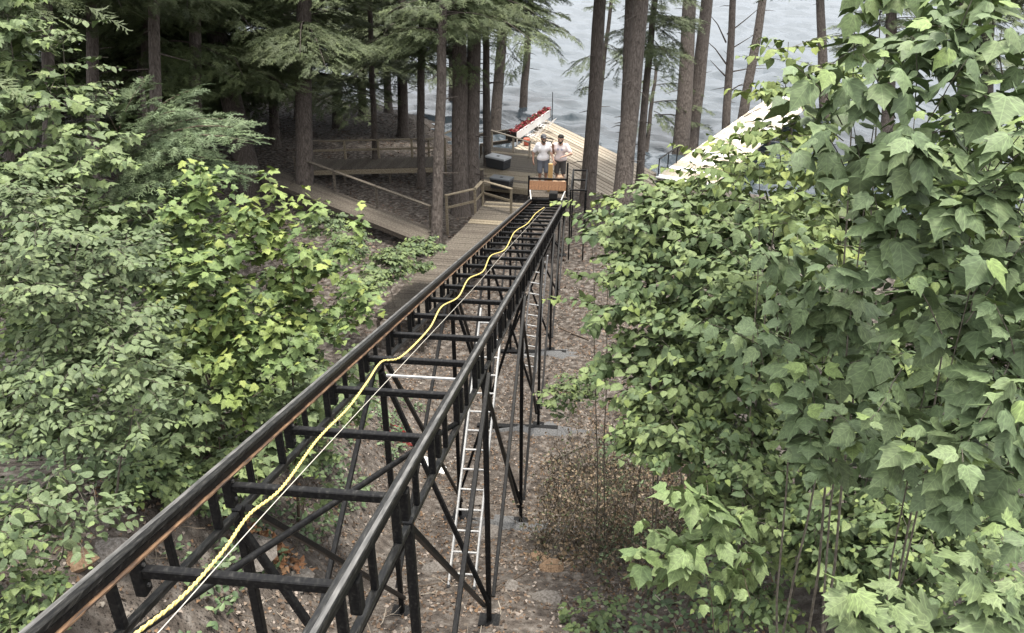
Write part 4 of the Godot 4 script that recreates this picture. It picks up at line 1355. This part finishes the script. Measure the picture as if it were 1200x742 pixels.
func build_young_hemlock():
	var base := GR(150, 420)
	base = W(170, 330, 12.0); base.y = gh(base.x, base.z)
	var t := thing("young_hemlock", "feathery young hemlock arching behind the yellow green maple", "tree", base)
	var top := W(165, 90, 12.2)
	part("trunk", trunk_mesh(base, (top - base).normalized(), base.distance_to(top), .07, 5, .05), M.bark, t)
	var list := []
	var wood := mb()
	for e in [[150, 190, 280, 150, -1., .6], [150, 200, 290, 165, -1.4, .6], [150, 170, 225, 105, -.5, .6], [145, 215, 255, 210, -1.4, .7], [150, 180, 205, 130, -1., .6], [140, 150, 170, 95, 0., .5], [140, 210, 95, 150, -.8, .6], [140, 240, 220, 240, -1.4, .6], [150, 230, 290, 205, -.8, .6], [140, 160, 110, 110, -.5, .5], [150, 260, 250, 262, -1., .7], [140, 180, 60, 180, -.5, .6], [150, 210, 240, 185, -1.2, .6], [160, 170, 262, 140, -.4, .5]]:
		bough(list, wood, W(e[0], e[1], 12.0), W(e[2], e[3], 12.0 + e[4]), e[5], .26, 1.5)
	part("branches", fin(wood), M.stem_red, t)
	spray_mass(list, t, HYOUNG)

func build_shrubs():
	var g := func(px, py, d) -> Vector3:
		var p := W(px, py, d)
		return Vector3(p.x, gh(p.x, p.z) - .03, p.z)
	# left
	shrub("maple_sapling", "yellow green maple sapling with upright leafy spires left of track", "shrub", "yellow", .165, g.call(285, 520, 10.4), [[232, 252, 10.2, 34], [236, 212, 10.2, 15], [300, 280, 10.2, 38], [310, 226, 10.2, 15], [270, 340, 10.0, 50], [345, 335, 10.2, 42], [362, 258, 10.3, 13], [392, 320, 10.4, 30], [426, 280, 10.5, 11], [415, 350, 10.4, 24], [215, 345, 10.0, 36], [330, 400, 10.0, 46], [250, 420, 9.9, 46], [390, 390, 10.3, 34], [300, 460, 9.8, 40], [190, 290, 10.2, 22]], .62, .022, "", .32, "stem_red")
	shrub("maple_sapling", "mid green low maple growth at the foot of yellow green sapling", "shrub", "leftmaple", .145, g.call(240, 540, 10.0), [[230, 480, 9.6, 40], [310, 505, 9.8, 36], [370, 450, 10.2, 30], [195, 430, 9.5, 38], [350, 475, 10.2, 28], [260, 530, 9.6, 32], [190, 510, 9.3, 34]], .62, .016, "", .5, "stem_red")
	shrub("viburnum_shrub", "grey green pointed leaved shrub filling the left edge", "shrub", "grey", .105, g.call(60, 560, 8.2), [[50, 290, 8.2, 62], [125, 300, 8.6, 46], [20, 240, 8.6, 50], [30, 375, 7.8, 62], [110, 375, 8.0, 52], [60, 445, 7.6, 56], [150, 430, 7.9, 44], [15, 500, 7.4, 46], [110, 500, 7.6, 44], [170, 370, 8.4, 34], [160, 490, 7.7, 30], [0, 330, 7.8, 40]], .62, .016, "", .28)
	shrub("maple_sapling", "tall leafy maple top above the grey green shrub", "shrub", "leftmaple", .16, g.call(30, 420, 10.5), [[15, 50, 10.2, 46], [20, 130, 10.0, 52], [60, 190, 9.8, 46], [15, 210, 9.6, 46], [105, 170, 10.2, 28], [70, 115, 10.3, 24], [120, 240, 9.8, 34], [0, 0, 10.2, 40], [175, 265, 10.0, 26]], .62, .02, "", .5)
	shrub("birch_sapling", "slim sapling with sparse small leaves before the dark hemlocks", "shrub", "grey", .11, g.call(75, 400, 10.5), [[75, 45, 10.4, 20], [105, 80, 10.4, 14], [95, 110, 10.4, 22], [112, 30, 10.5, 10], [125, 70, 10.5, 10]], .35, .012, "", .4)
	shrub("viburnum_shrub", "drooping grey green leaf spray above the rail at lower left", "shrub", "grey", .11, g.call(40, 700, 7.0), [[95, 610, 6.6, 26], [60, 630, 6.6, 26], [20, 590, 6.6, 34], [110, 570, 6.8, 20], [15, 640, 6.4, 24]], .6, .010, "", .6)
	shrub("understory_shrub", "dark low brush in shade beneath the yellow green sapling", "shrub", "mid", .10, g.call(250, 560, 9.4), [[170, 560, 9.0, 34], [230, 570, 9.4, 34], [300, 550, 9.8, 30], [350, 520, 10.2, 28], [130, 550, 8.8, 34], [400, 470, 10.8, 28], [270, 585, 9.4, 18], [420, 430, 11.2, 22]], .62, .010, "", .4)
	shrub("understory_shrub", "dark weedy growth along the lower left bank", "shrub", "mid", .09, g.call(30, 700, 6.6), [[30, 690, 6.5, 36], [10, 640, 6.5, 34], [20, 735, 6.3, 30]], .62, .008, "", .4)
	shrub("understory_shrub", "dark cut boughs heaped below the plank ramp", "shrub", "mid", .14, g.call(470, 330, 22.5), [[450, 310, 22.5, 24], [480, 300, 23.5, 20], [430, 335, 21.5, 20], [497, 290, 24.0, 14], [410, 290, 22.5, 20], [380, 260, 24.0, 18]], .8, .012, "", .3, "stem", false)
	shrub("understory_thicket", "deep green thicket in shade behind the left shrubs", "shrub", "mid", .16, g.call(200, 420, 13.0), [[40, 260, 13.0, 70], [130, 280, 13.0, 66], [220, 330, 13.0, 66], [300, 380, 13.2, 60], [370, 400, 13.5, 50], [60, 380, 12.6, 70], [170, 430, 12.4, 66], [270, 470, 12.2, 56], [350, 470, 12.6, 46], [100, 500, 11.6, 60], [200, 520, 11.2, 50], [20, 480, 11.6, 60]], .8, .012, "", .35, "stem", false)
	# right
	shrub("striped_maple", "big leaved green maple filling the right edge", "shrub", "maple", .175, g.call(1130, 640, 4.9), [[1030, 75, 5.0, 42], [1110, 80, 4.8, 50], [1180, 95, 4.6, 46], [995, 140, 5.0, 44], [1070, 150, 4.6, 56], [1160, 190, 4.4, 56], [1010, 220, 4.8, 46], [1090, 250, 4.5, 56], [1180, 290, 4.3, 50], [1050, 320, 4.7, 46], [1130, 370, 4.4, 52], [1195, 420, 4.2, 44], [1060, 420, 4.7, 46], [1130, 480, 4.4, 46], [1180, 540, 4.2, 50], [1070, 510, 4.7, 42], [1100, 570, 4.6, 40], [1190, 630, 4.2, 36]], .8, .011, "", .5)
	shrub("striped_maple", "bright leading shoots of a maple above the right edge foliage", "shrub", "light", .17, g.call(1060, 640, 5.3), [[1000, 35, 5.2, 16], [1060, 30, 5.2, 15], [1110, 25, 5.1, 16], [1165, 32, 5.0, 16], [975, 65, 5.3, 18], [1030, 10, 5.2, 12], [1140, 5, 5.2, 12]], .5, .014, "", .55)
	shrub("striped_maple", "mid sized maple in front of the heart leaved thicket", "shrub", "maple", .18, g.call(960, 640, 5.8), [[920, 400, 5.8, 40], [905, 465, 5.6, 34], [970, 420, 5.6, 44], [960, 500, 5.5, 42], [1010, 480, 5.4, 42], [980, 350, 5.8, 40], [1015, 560, 5.4, 32], [930, 330, 6.0, 34]], .75, .014, "", .55)
	shrub("heart_leaved_shrub", "tall slim heart leaved shrub beside the big leaved maple", "shrub", "fresh", .115, g.call(930, 560, 7.4), [[925, 62, 7.4, 20], [908, 110, 7.4, 24], [940, 110, 7.3, 30], [915, 170, 7.3, 34], [950, 190, 7.2, 36], [885, 215, 7.4, 34], [935, 255, 7.2, 36], [965, 285, 7.0, 34], [980, 100, 7.2, 30], [900, 60, 7.5, 12]], .6, .014, "", .6)
	shrub("heart_leaved_thicket", "broad green thicket right of the track", "shrub", "mid", .135, g.call(800, 520, 9.6), [[770, 255, 10.2, 40], [830, 245, 10.0, 44], [880, 270, 9.4, 46], [755, 310, 10.0, 42], [800, 320, 9.6, 52], [860, 340, 9.2, 52], [735, 370, 9.8, 36], [780, 390, 9.4, 52], [840, 410, 9.0, 50], [722, 420, 9.8, 26], [765, 455, 9.4, 42], [820, 470, 9.0, 46], [730, 275, 10.4, 30], [900, 330, 8.8, 42], [890, 400, 8.6, 40], [880, 460, 8.4, 40], [705, 372, 10.2, 14]], .62, .014, "", .5)
	shrub("heart_leaved_shrub", "bright leafy sprigs reaching toward the thick leaning trunk", "shrub", "fresh", .13, g.call(745, 420, 11.4), [[715, 248, 11.4, 16], [745, 240, 11.2, 20], [690, 330, 10.8, 12], [712, 322, 10.8, 16], [780, 220, 11.2, 20], [815, 205, 10.8, 22], [850, 205, 10.2, 26], [870, 180, 9.8, 20], [900, 190, 9.4, 24], [830, 185, 10.4, 14], [690, 245, 11.6, 9], [665, 345, 11.0, 8]], .45, .012, "", .5)
	shrub("striped_maple", "bright drooping maple sprig over dark shade at lower right", "shrub", "light", .165, g.call(870, 740, 5.6), [[818, 588, 5.2, 7, .7], [830, 612, 5.2, 9, .7], [846, 640, 5.2, 11, .7], [780, 672, 5.1, 9, .7], [812, 660, 5.1, 9, .7], [866, 650, 5.2, 10, .7], [755, 684, 5.1, 6, .7], [890, 660, 5.2, 9, .7]], .8, .007, "", .85, "stem_red")
	shrub("jagged_maple", "pale jagged leaved maple top at the bottom right corner", "shrub", "jag", .17, g.call(1120, 860, 4.2), [[1010, 745, 4.0, 22], [1060, 730, 4.0, 26], [1110, 722, 3.9, 26], [1160, 735, 3.9, 28], [1090, 760, 3.9, 30], [1195, 725, 3.9, 22]], .7, .014, "", .35)
	shrub("understory_shrub", "dark small leaved understory in the lower right shade", "shrub", "mid", .105, g.call(930, 720, 8.2), [[800, 520, 8.6, 46], [860, 530, 8.2, 42], [990, 640, 7.4, 46], [1040, 620, 7.2, 44], [1100, 600, 7.0, 46], [1160, 620, 6.8, 44], [760, 510, 9.0, 40], [870, 610, 7.8, 46], [1080, 650, 6.6, 36], [1150, 680, 6.4, 40], [930, 640, 8.2, 46], [1000, 665, 7.8, 46], [1080, 690, 7.4, 46], [880, 695, 8.2, 42], [1150, 600, 7.4, 46]], .6, .010, "", .5)
	shrub("understory_thicket", "shaded thicket wall behind the big leaved maple", "shrub", "mid", .17, g.call(1080, 560, 8.0), [[1000, 250, 8.0, 60], [1100, 200, 8.0, 64], [1180, 180, 8.0, 64], [1000, 370, 8.0, 64], [1100, 330, 8.0, 64], [1180, 320, 8.0, 64], [1080, 460, 8.0, 64], [1170, 470, 8.0, 64], [980, 480, 8.2, 64], [1100, 570, 8.0, 60], [980, 580, 8.2, 60], [1190, 400, 8.6, 60], [1040, 400, 8.8, 60], [1140, 260, 9.0, 64]], 1.0, .012, "", .5)
	shrub("understory_thicket", "deep green wall of growth behind the broad thicket", "shrub", "mid", .17, g.call(850, 420, 12.0), [[800, 300, 12.0, 60], [880, 300, 11.6, 64], [780, 400, 11.4, 60], [860, 420, 11.0, 64], [930, 380, 11.0, 64], [960, 280, 11.4, 60], [820, 500, 10.6, 56], [900, 520, 10.2, 60], [770, 490, 10.8, 40], [840, 590, 9.8, 50]], .8, .012, "", .35, "stem", false)
	shrub("ground_plant", "small green leafy plant at the right foot of slope", "plant", "mid", .095, g.call(690, 725, 10.4), [[680, 728, 10.4, 14], [705, 718, 10.3, 12], [665, 738, 10.4, 10]], .8, .005, "", .3)
	shrub("ground_plant", "small green plant beside a flat rock under track", "plant", "mid", .085, g.call(375, 585, 10.6), [[372, 588, 10.6, 10], [385, 594, 10.6, 7]], .8, .005, "", .3)
	shrub("ground_plant", "leafy seedlings beside the trestle foot near thicket", "plant", "mid", .095, g.call(650, 470, 13.0), [[655, 465, 13.0, 14], [672, 450, 13.0, 16], [640, 480, 13.2, 8]], .7, .005, "", .3)

func build_brush():
	# dry brown brush under the thicket
	var base := GR(715, 600)
	var t := thing("dry_brush", "tangle of dry brown twigs and dead leaves below the thicket", "brush", base)
	t.set_meta("kind", "stuff")
	var st := mb()
	var xf := []
	for i in 2600:
		var px := 640.0 + rnd(0, 150) + rnd(-30, 30)
		var py := 480.0 + rnd(0, 230)
		if px < 650 + (py - 480) * .15: continue
		var p := GR(px, py) if i % 5 == 0 else base + Vector3(rnd(-1.3, 2.2), 0, rnd(-2.0, 2.6))
		p.y = gh(p.x, p.z)
		var d := Vector3(rnd(-.6, .6), rnd(.3, 1.1), rnd(-.6, .6)).normalized()
		var ln := rnd(.25, 1.0)
		var q := p + d * ln + Vector3(rnd(-.1, .1), 0, rnd(-.1, .1))
		if i < 1500: tube(st, [p - Vector3(0, .02, 0), p.lerp(q, .5) + Vector3(rnd(-.06, .06), .03, rnd(-.06, .06)), q], [.006, .005, .003], 3, false)
		for k in 4: xf.append(leaf_at(p.lerp(q, rnd(.1, 1.0)) + Vector3(rnd(-.05, .05), rnd(-.03, .03), rnd(-.05, .05)), rnd(0, TAU), rnd(-.4, 1.2), rnd(-1.2, 1.2), rnd(.035, .075)))
	var w := part("twigs", fin(st), M.stem, t)
	w.set_meta("kind", "stuff")
	var mm := MultiMesh.new()
	mm.transform_format = MultiMesh.TRANSFORM_3D; mm.use_colors = true; mm.mesh = LEAF.dead[0]
	mm.instance_count = xf.size()
	var inv := t.transform.affine_inverse()
	for j in xf.size():
		mm.set_instance_transform(j, inv * xf[j])
		var c: Array = [[.16, .115, .07], [.11, .08, .05], [.22, .17, .12], [.075, .085, .04]][rng.randi() % 4]
		mm.set_instance_color(j, Color(c[0], c[1], c[2]))
	var mi := MultiMeshInstance3D.new()
	var m := StandardMaterial3D.new()
	m.vertex_color_use_as_albedo = true; m.roughness = .9; m.cull_mode = BaseMaterial3D.CULL_DISABLED
	mi.multimesh = mm; mi.material_override = m; mi.name = "dead_leaves"; mi.set_meta("kind", "stuff")
	t.add_child(mi, true)

func build_litter():
	var under := func() -> Vector3:
		var z := -2.0 - pow(rnd(), 1.4) * 22.0
		var x := rnd(-5.5, 2.5)
		if nz.get_noise_2d(x * 55, z * 55) + rnd(-.35, .35) < 0.0 and rnd() < .75: return Vector3.INF
		return Vector3(x, gh(x, z), z)
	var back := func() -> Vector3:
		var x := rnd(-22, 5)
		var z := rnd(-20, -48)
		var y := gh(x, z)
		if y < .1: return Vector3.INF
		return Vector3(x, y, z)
	scatter("leaf_litter", "dry brown leaf litter strewn over the slope under the track", "leaf litter", LEAF.dead, 42000, [[.13, .088, .06], [.085, .058, .04], [.17, .13, .10], [.15, .09, .05], [.06, .042, .03], [.26, .22, .19]], .025, .075, under, .9, .012, .5)
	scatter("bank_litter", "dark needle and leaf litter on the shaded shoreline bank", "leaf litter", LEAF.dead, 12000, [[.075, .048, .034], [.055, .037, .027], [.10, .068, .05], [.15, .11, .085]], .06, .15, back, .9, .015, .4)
	scatter("wood_chips", "pale wood chips and bark scraps on the slope under the track", "wood chips", [stone_mesh(3, .25), stone_mesh(5, .3), stone_mesh(8, .2)], 4500, [[.20, .165, .13], [.15, .122, .098], [.26, .23, .195], [.10, .08, .062]], .015, .06, under, .9, .008, .4)
	scatter("twig_litter", "thin fallen twigs scattered over the slope", "twigs", [stick_mesh(1), stick_mesh(2), stick_mesh(3)], 1500, [[.17, .135, .10], [.24, .2, .16], [.10, .075, .055], [.32, .28, .23]], .15, .6, under, .9, .02, .25)
	# ground herbs along the banks
	var bank := func() -> Vector3:
		var z := -2.5 - rnd() * 13.0
		var x := -3.6 - pow(rnd(), 1.3) * 5.0
		if rnd() < .35: x = rnd(.3, 3.5)
		if nz.get_noise_2d(x * 45, z * 45) < -.02: return Vector3.INF
		return Vector3(x, gh(x, z) + rnd(0, .22), z)
	scatter("ground_cover", "low green seedlings and ivy covering the banks", "ground cover", LEAF.ovate, 15000, [[.07, .115, .05], [.10, .15, .065], [.13, .18, .085], [.05, .085, .035]], .05, .11, bank, .6, .03, .6)
	# single rocks, sticks and oddments
	var rocks := [[287, 652, .42, "flat grey rock beside the dead brown leaves", "rock"], [648, 668, .24, "orange tan broken rock at the foot of the dry brush", "rock_tan"], [632, 655, .2, "tan rock chunk wedged against the broken orange rock", "rock_tan"], [570, 628, .3, "pale flat stone near the ladder foot", "rock"], [350, 680, .26, "pale stone in bare soil under the near track", "rock"], [640, 705, .22, "pale flat stone below the orange rock", "rock"], [600, 690, .15, "small grey stone near the tall near leg", "rock"], [127, 655, .3, "mossy tan boulder left of the near rail", "rock"], [92, 665, .2, "smaller tan boulder at the lower left bank", "rock_tan"], [455, 690, .22, "pale stone beside the near trestle leg", "rock"], [510, 668, .2, "grey stone left of the ladder foot", "rock"], [390, 640, .18, "small pale stone under the near cross tie", "rock"], [560, 590, .22, "flat grey stone by the footing beam", "rock"]]
	var k := 0
	for e in rocks:
		var p := GR(e[0], e[1])
		var o := part("rock", stone_mesh(40 + k * 3, .42), M[e[4]], self, Transform3D(Basis(Vector3.UP, k * 1.3).scaled_local(Vector3(1.2, .8, 1.0) * e[2] * 1.6), p + Vector3(0, .02, 0)))
		tag(o, e[3], "rock", "loose rocks on the slope")
		k += 1
	for e in [[636, 545, 690, 522, .035, "dark fallen branch lying beside the thicket"], [78, 582, 100, 556, .04, "cut pale log end poking from the left shrubs"], [570, 700, 620, 670, .014, "thin bent stick lying near the tall leg"], [485, 690, 540, 680, .012, "pale stick left of the ladder foot"], [655, 385, 690, 400, .03, "fallen dark stick on the slope beyond the thicket"]]:
		var a := GR(e[0], e[1]) + Vector3(0, .05, 0)
		var b := GR(e[2], e[3]) + Vector3(0, .05, 0)
		var st := mb()
		var pts := []
		var rr := []
		for i in 7:
			var p := a.lerp(b, i / 6.0)
			pts.append(Vector3(p.x, gh(p.x, p.z) + e[4] * .8, p.z)); rr.append(e[4] * (1.0 - .07 * i))
		tube(st, pts, rr, 7)
		var o := part("fallen_branch", fin(st), M.stem_red if e[4] < .035 else M.stem, self)
		tag(o, e[5], "branch", "fallen branches")
	# stake, hose, paper
	var p := GR(548, 672)
	var stt := thing("wooden_stake", "short wooden stake driven beside the ladder foot", "stake", p)
	pbar("shaft", p - Vector3(0, .1, 0), p + Vector3(.01, .42, 0), .06, .05, M.wood_old2, stt)
	var c := GR(468, 512)
	var hp := []
	var hr := []
	for i in 60:
		var a := i * .42
		var rr: float = .26 + .05 * sin(i * .9)
		var v := Vector3(c.x + cos(a) * rr, 0, c.z + sin(a) * rr * .8)
		v.y = gh(v.x, v.z) + .02 + i * .0012
		hp.append(v); hr.append(.011)
	var st := mb()
	tube(st, hp, hr, 6)
	var o := part("hose_coil", fin(st), plain(L(.25, .03, .025), .6), self)
	tag(o, "coil of thin red hose on the ground under track", "hose")
	c = GR(508, 548)
	st = mb(); st.set_smooth_group(-1)
	var rows := []
	for j in 7:
		var rg := []
		for i in 9:
			var q := Vector2(i / 8.0 - .5, j / 6.0 - .5)
			rg.append(Vector3(c.x + q.x * .5, gh(c.x + q.x * .5, c.z + q.y * .35) + .03 + .16 * (.5 - q.length()) + .10 * nz.get_noise_2d(i * 90, j * 90), c.z + q.y * .35))
		rows.append(rg)
	for j in 6:
		for i in 8: quad(st, rows[j][i], rows[j][i + 1], rows[j + 1][i + 1], rows[j + 1][i])
	o = part("plastic_bag", fin(st), M.white, self)
	tag(o, "crumpled white plastic bag on the ground under track", "bag")
	# dead oak leaves by the flat rock
	var at := GR(318, 648)
	var heap := func() -> Vector3:
		var a := rnd(0, TAU)
		var r := sqrt(rnd()) * .42
		var v := Vector3(at.x + cos(a) * r * 1.3, 0, at.z + sin(a) * r * .6)
		return Vector3(v.x, gh(v.x, v.z) + rnd(.0, .10), v.z)
	scatter("dead_leaf_heap", "rusty brown dead leaf heap beside the flat rock", "dead leaves", LEAF.dead, 160, [[.34, .18, .09], [.26, .13, .065], [.4, .24, .13]], .07, .12, heap, .85, .02, .8)

func _ready():
	rng.seed = 20240611
	nz.seed = 4; nz.frequency = 0.012; nz.fractal_octaves = 3
	cb = Basis(Vector3.UP, deg_to_rad(YAW)) * Basis(Vector3(1, 0, 0), deg_to_rad(-PITCH))
	var cam := Camera3D.new()
	cam.name = "camera"
	cam.transform = Transform3D(cb, EYE)
	cam.fov = rad_to_deg(2.0 * atan(371.0 / F))
	cam.near = 0.1; cam.far = 1500.0
	add_child(cam)
	cam.current = true
	var env := Environment.new()
	env.background_mode = Environment.BG_SKY
	var sm := ProceduralSkyMaterial.new()
	sm.sky_top_color = Color(1.0, 1.0, 1.0)
	sm.sky_horizon_color = Color(.60, .62, .645)
	sm.sky_curve = 0.35
	sm.ground_horizon_color = Color(.55, .57, .56)
	sm.ground_bottom_color = Color(.25, .25, .22)
	sm.sun_angle_max = 1.0
	sm.energy_multiplier = 0.75
	var sky := Sky.new()
	sky.sky_material = sm
	env.sky = sky
	env.tonemap_mode = Environment.TONE_MAPPER_LINEAR
	env.tonemap_exposure = 4.2
	env.sdfgi_enabled = true; env.ssao_enabled = true; env.ssil_enabled = true
	var we := WorldEnvironment.new()
	we.environment = env
	add_child(we)
	var sun := DirectionalLight3D.new()
	sun.name = "sun"
	sun.light_energy = 0.5
	sun.light_color = Color(1, .975, .93)
	sun.light_angular_distance = 14.0
	sun.shadow_enabled = true
	sun.rotation_degrees = Vector3(-79, 150, 0)
	add_child(sun)
	make_materials()
	M.yellow = plain(L(.62, .50, .17), .7)
	M.twine = plain(L(.5, .47, .41), .8)
	M.tee = plain(L(.72, .70, .71), .9)
	M.tee2 = plain(L(.66, .57, .56), .9)
	make_leaves()
	make_sprays()
	build_ground()
	build_walkways()
	build_dock()
	build_track()
	build_trees()
	build_young_hemlock()
	build_shrubs()
	build_brush()
	build_cart()
	cooler("black cooler with pale grey lid on the plank deck", PL(584, 196, 1.79), -.5, plain(L(.42, .44, .46), .5), plain(L(.03, .032, .036), .5), 1.15)
	cooler("low dark grey cooler nearer the landing rail", PL(588, 220, 1.79), -.3, plain(L(.12, .13, .14), .5), plain(L(.03, .03, .032), .5), 1.0)
	var lp := PL(563, 210, 1.79)
	var lg := thing("log_section", "upright cut log with pale sawn top beside the trunk on deck", "log", lp)
	ptube("bark_side", [lp, lp + Vector3(0, .42, 0)], [.15, .14], M.bark, lg, 12)
	ptube("sawn_top", [lp + Vector3(0, .42, 0), lp + Vector3(0, .44, 0)], [.13, .128], M.wood_new, lg, 12)
	var lf := GR(541, 690)
	var f1 := W(542, 688, 12.25)
	f1.y = maxf(f1.y, gh(f1.x, f1.z))
	ladder("long aluminium ladder leaning under the near track with foot on bare soil", GR(541, 690) + Vector3(0, .03, 0), W(577, 362, 13.4), .37)
	ladder("shorter aluminium ladder leaning farther down behind the trestle legs", GR(620, 437) + Vector3(0, .03, 0), W(633, 298, 20.0), .37)
	build_ropes()
	build_litter()
	finish_plants()
	print("plants ", plants.size())
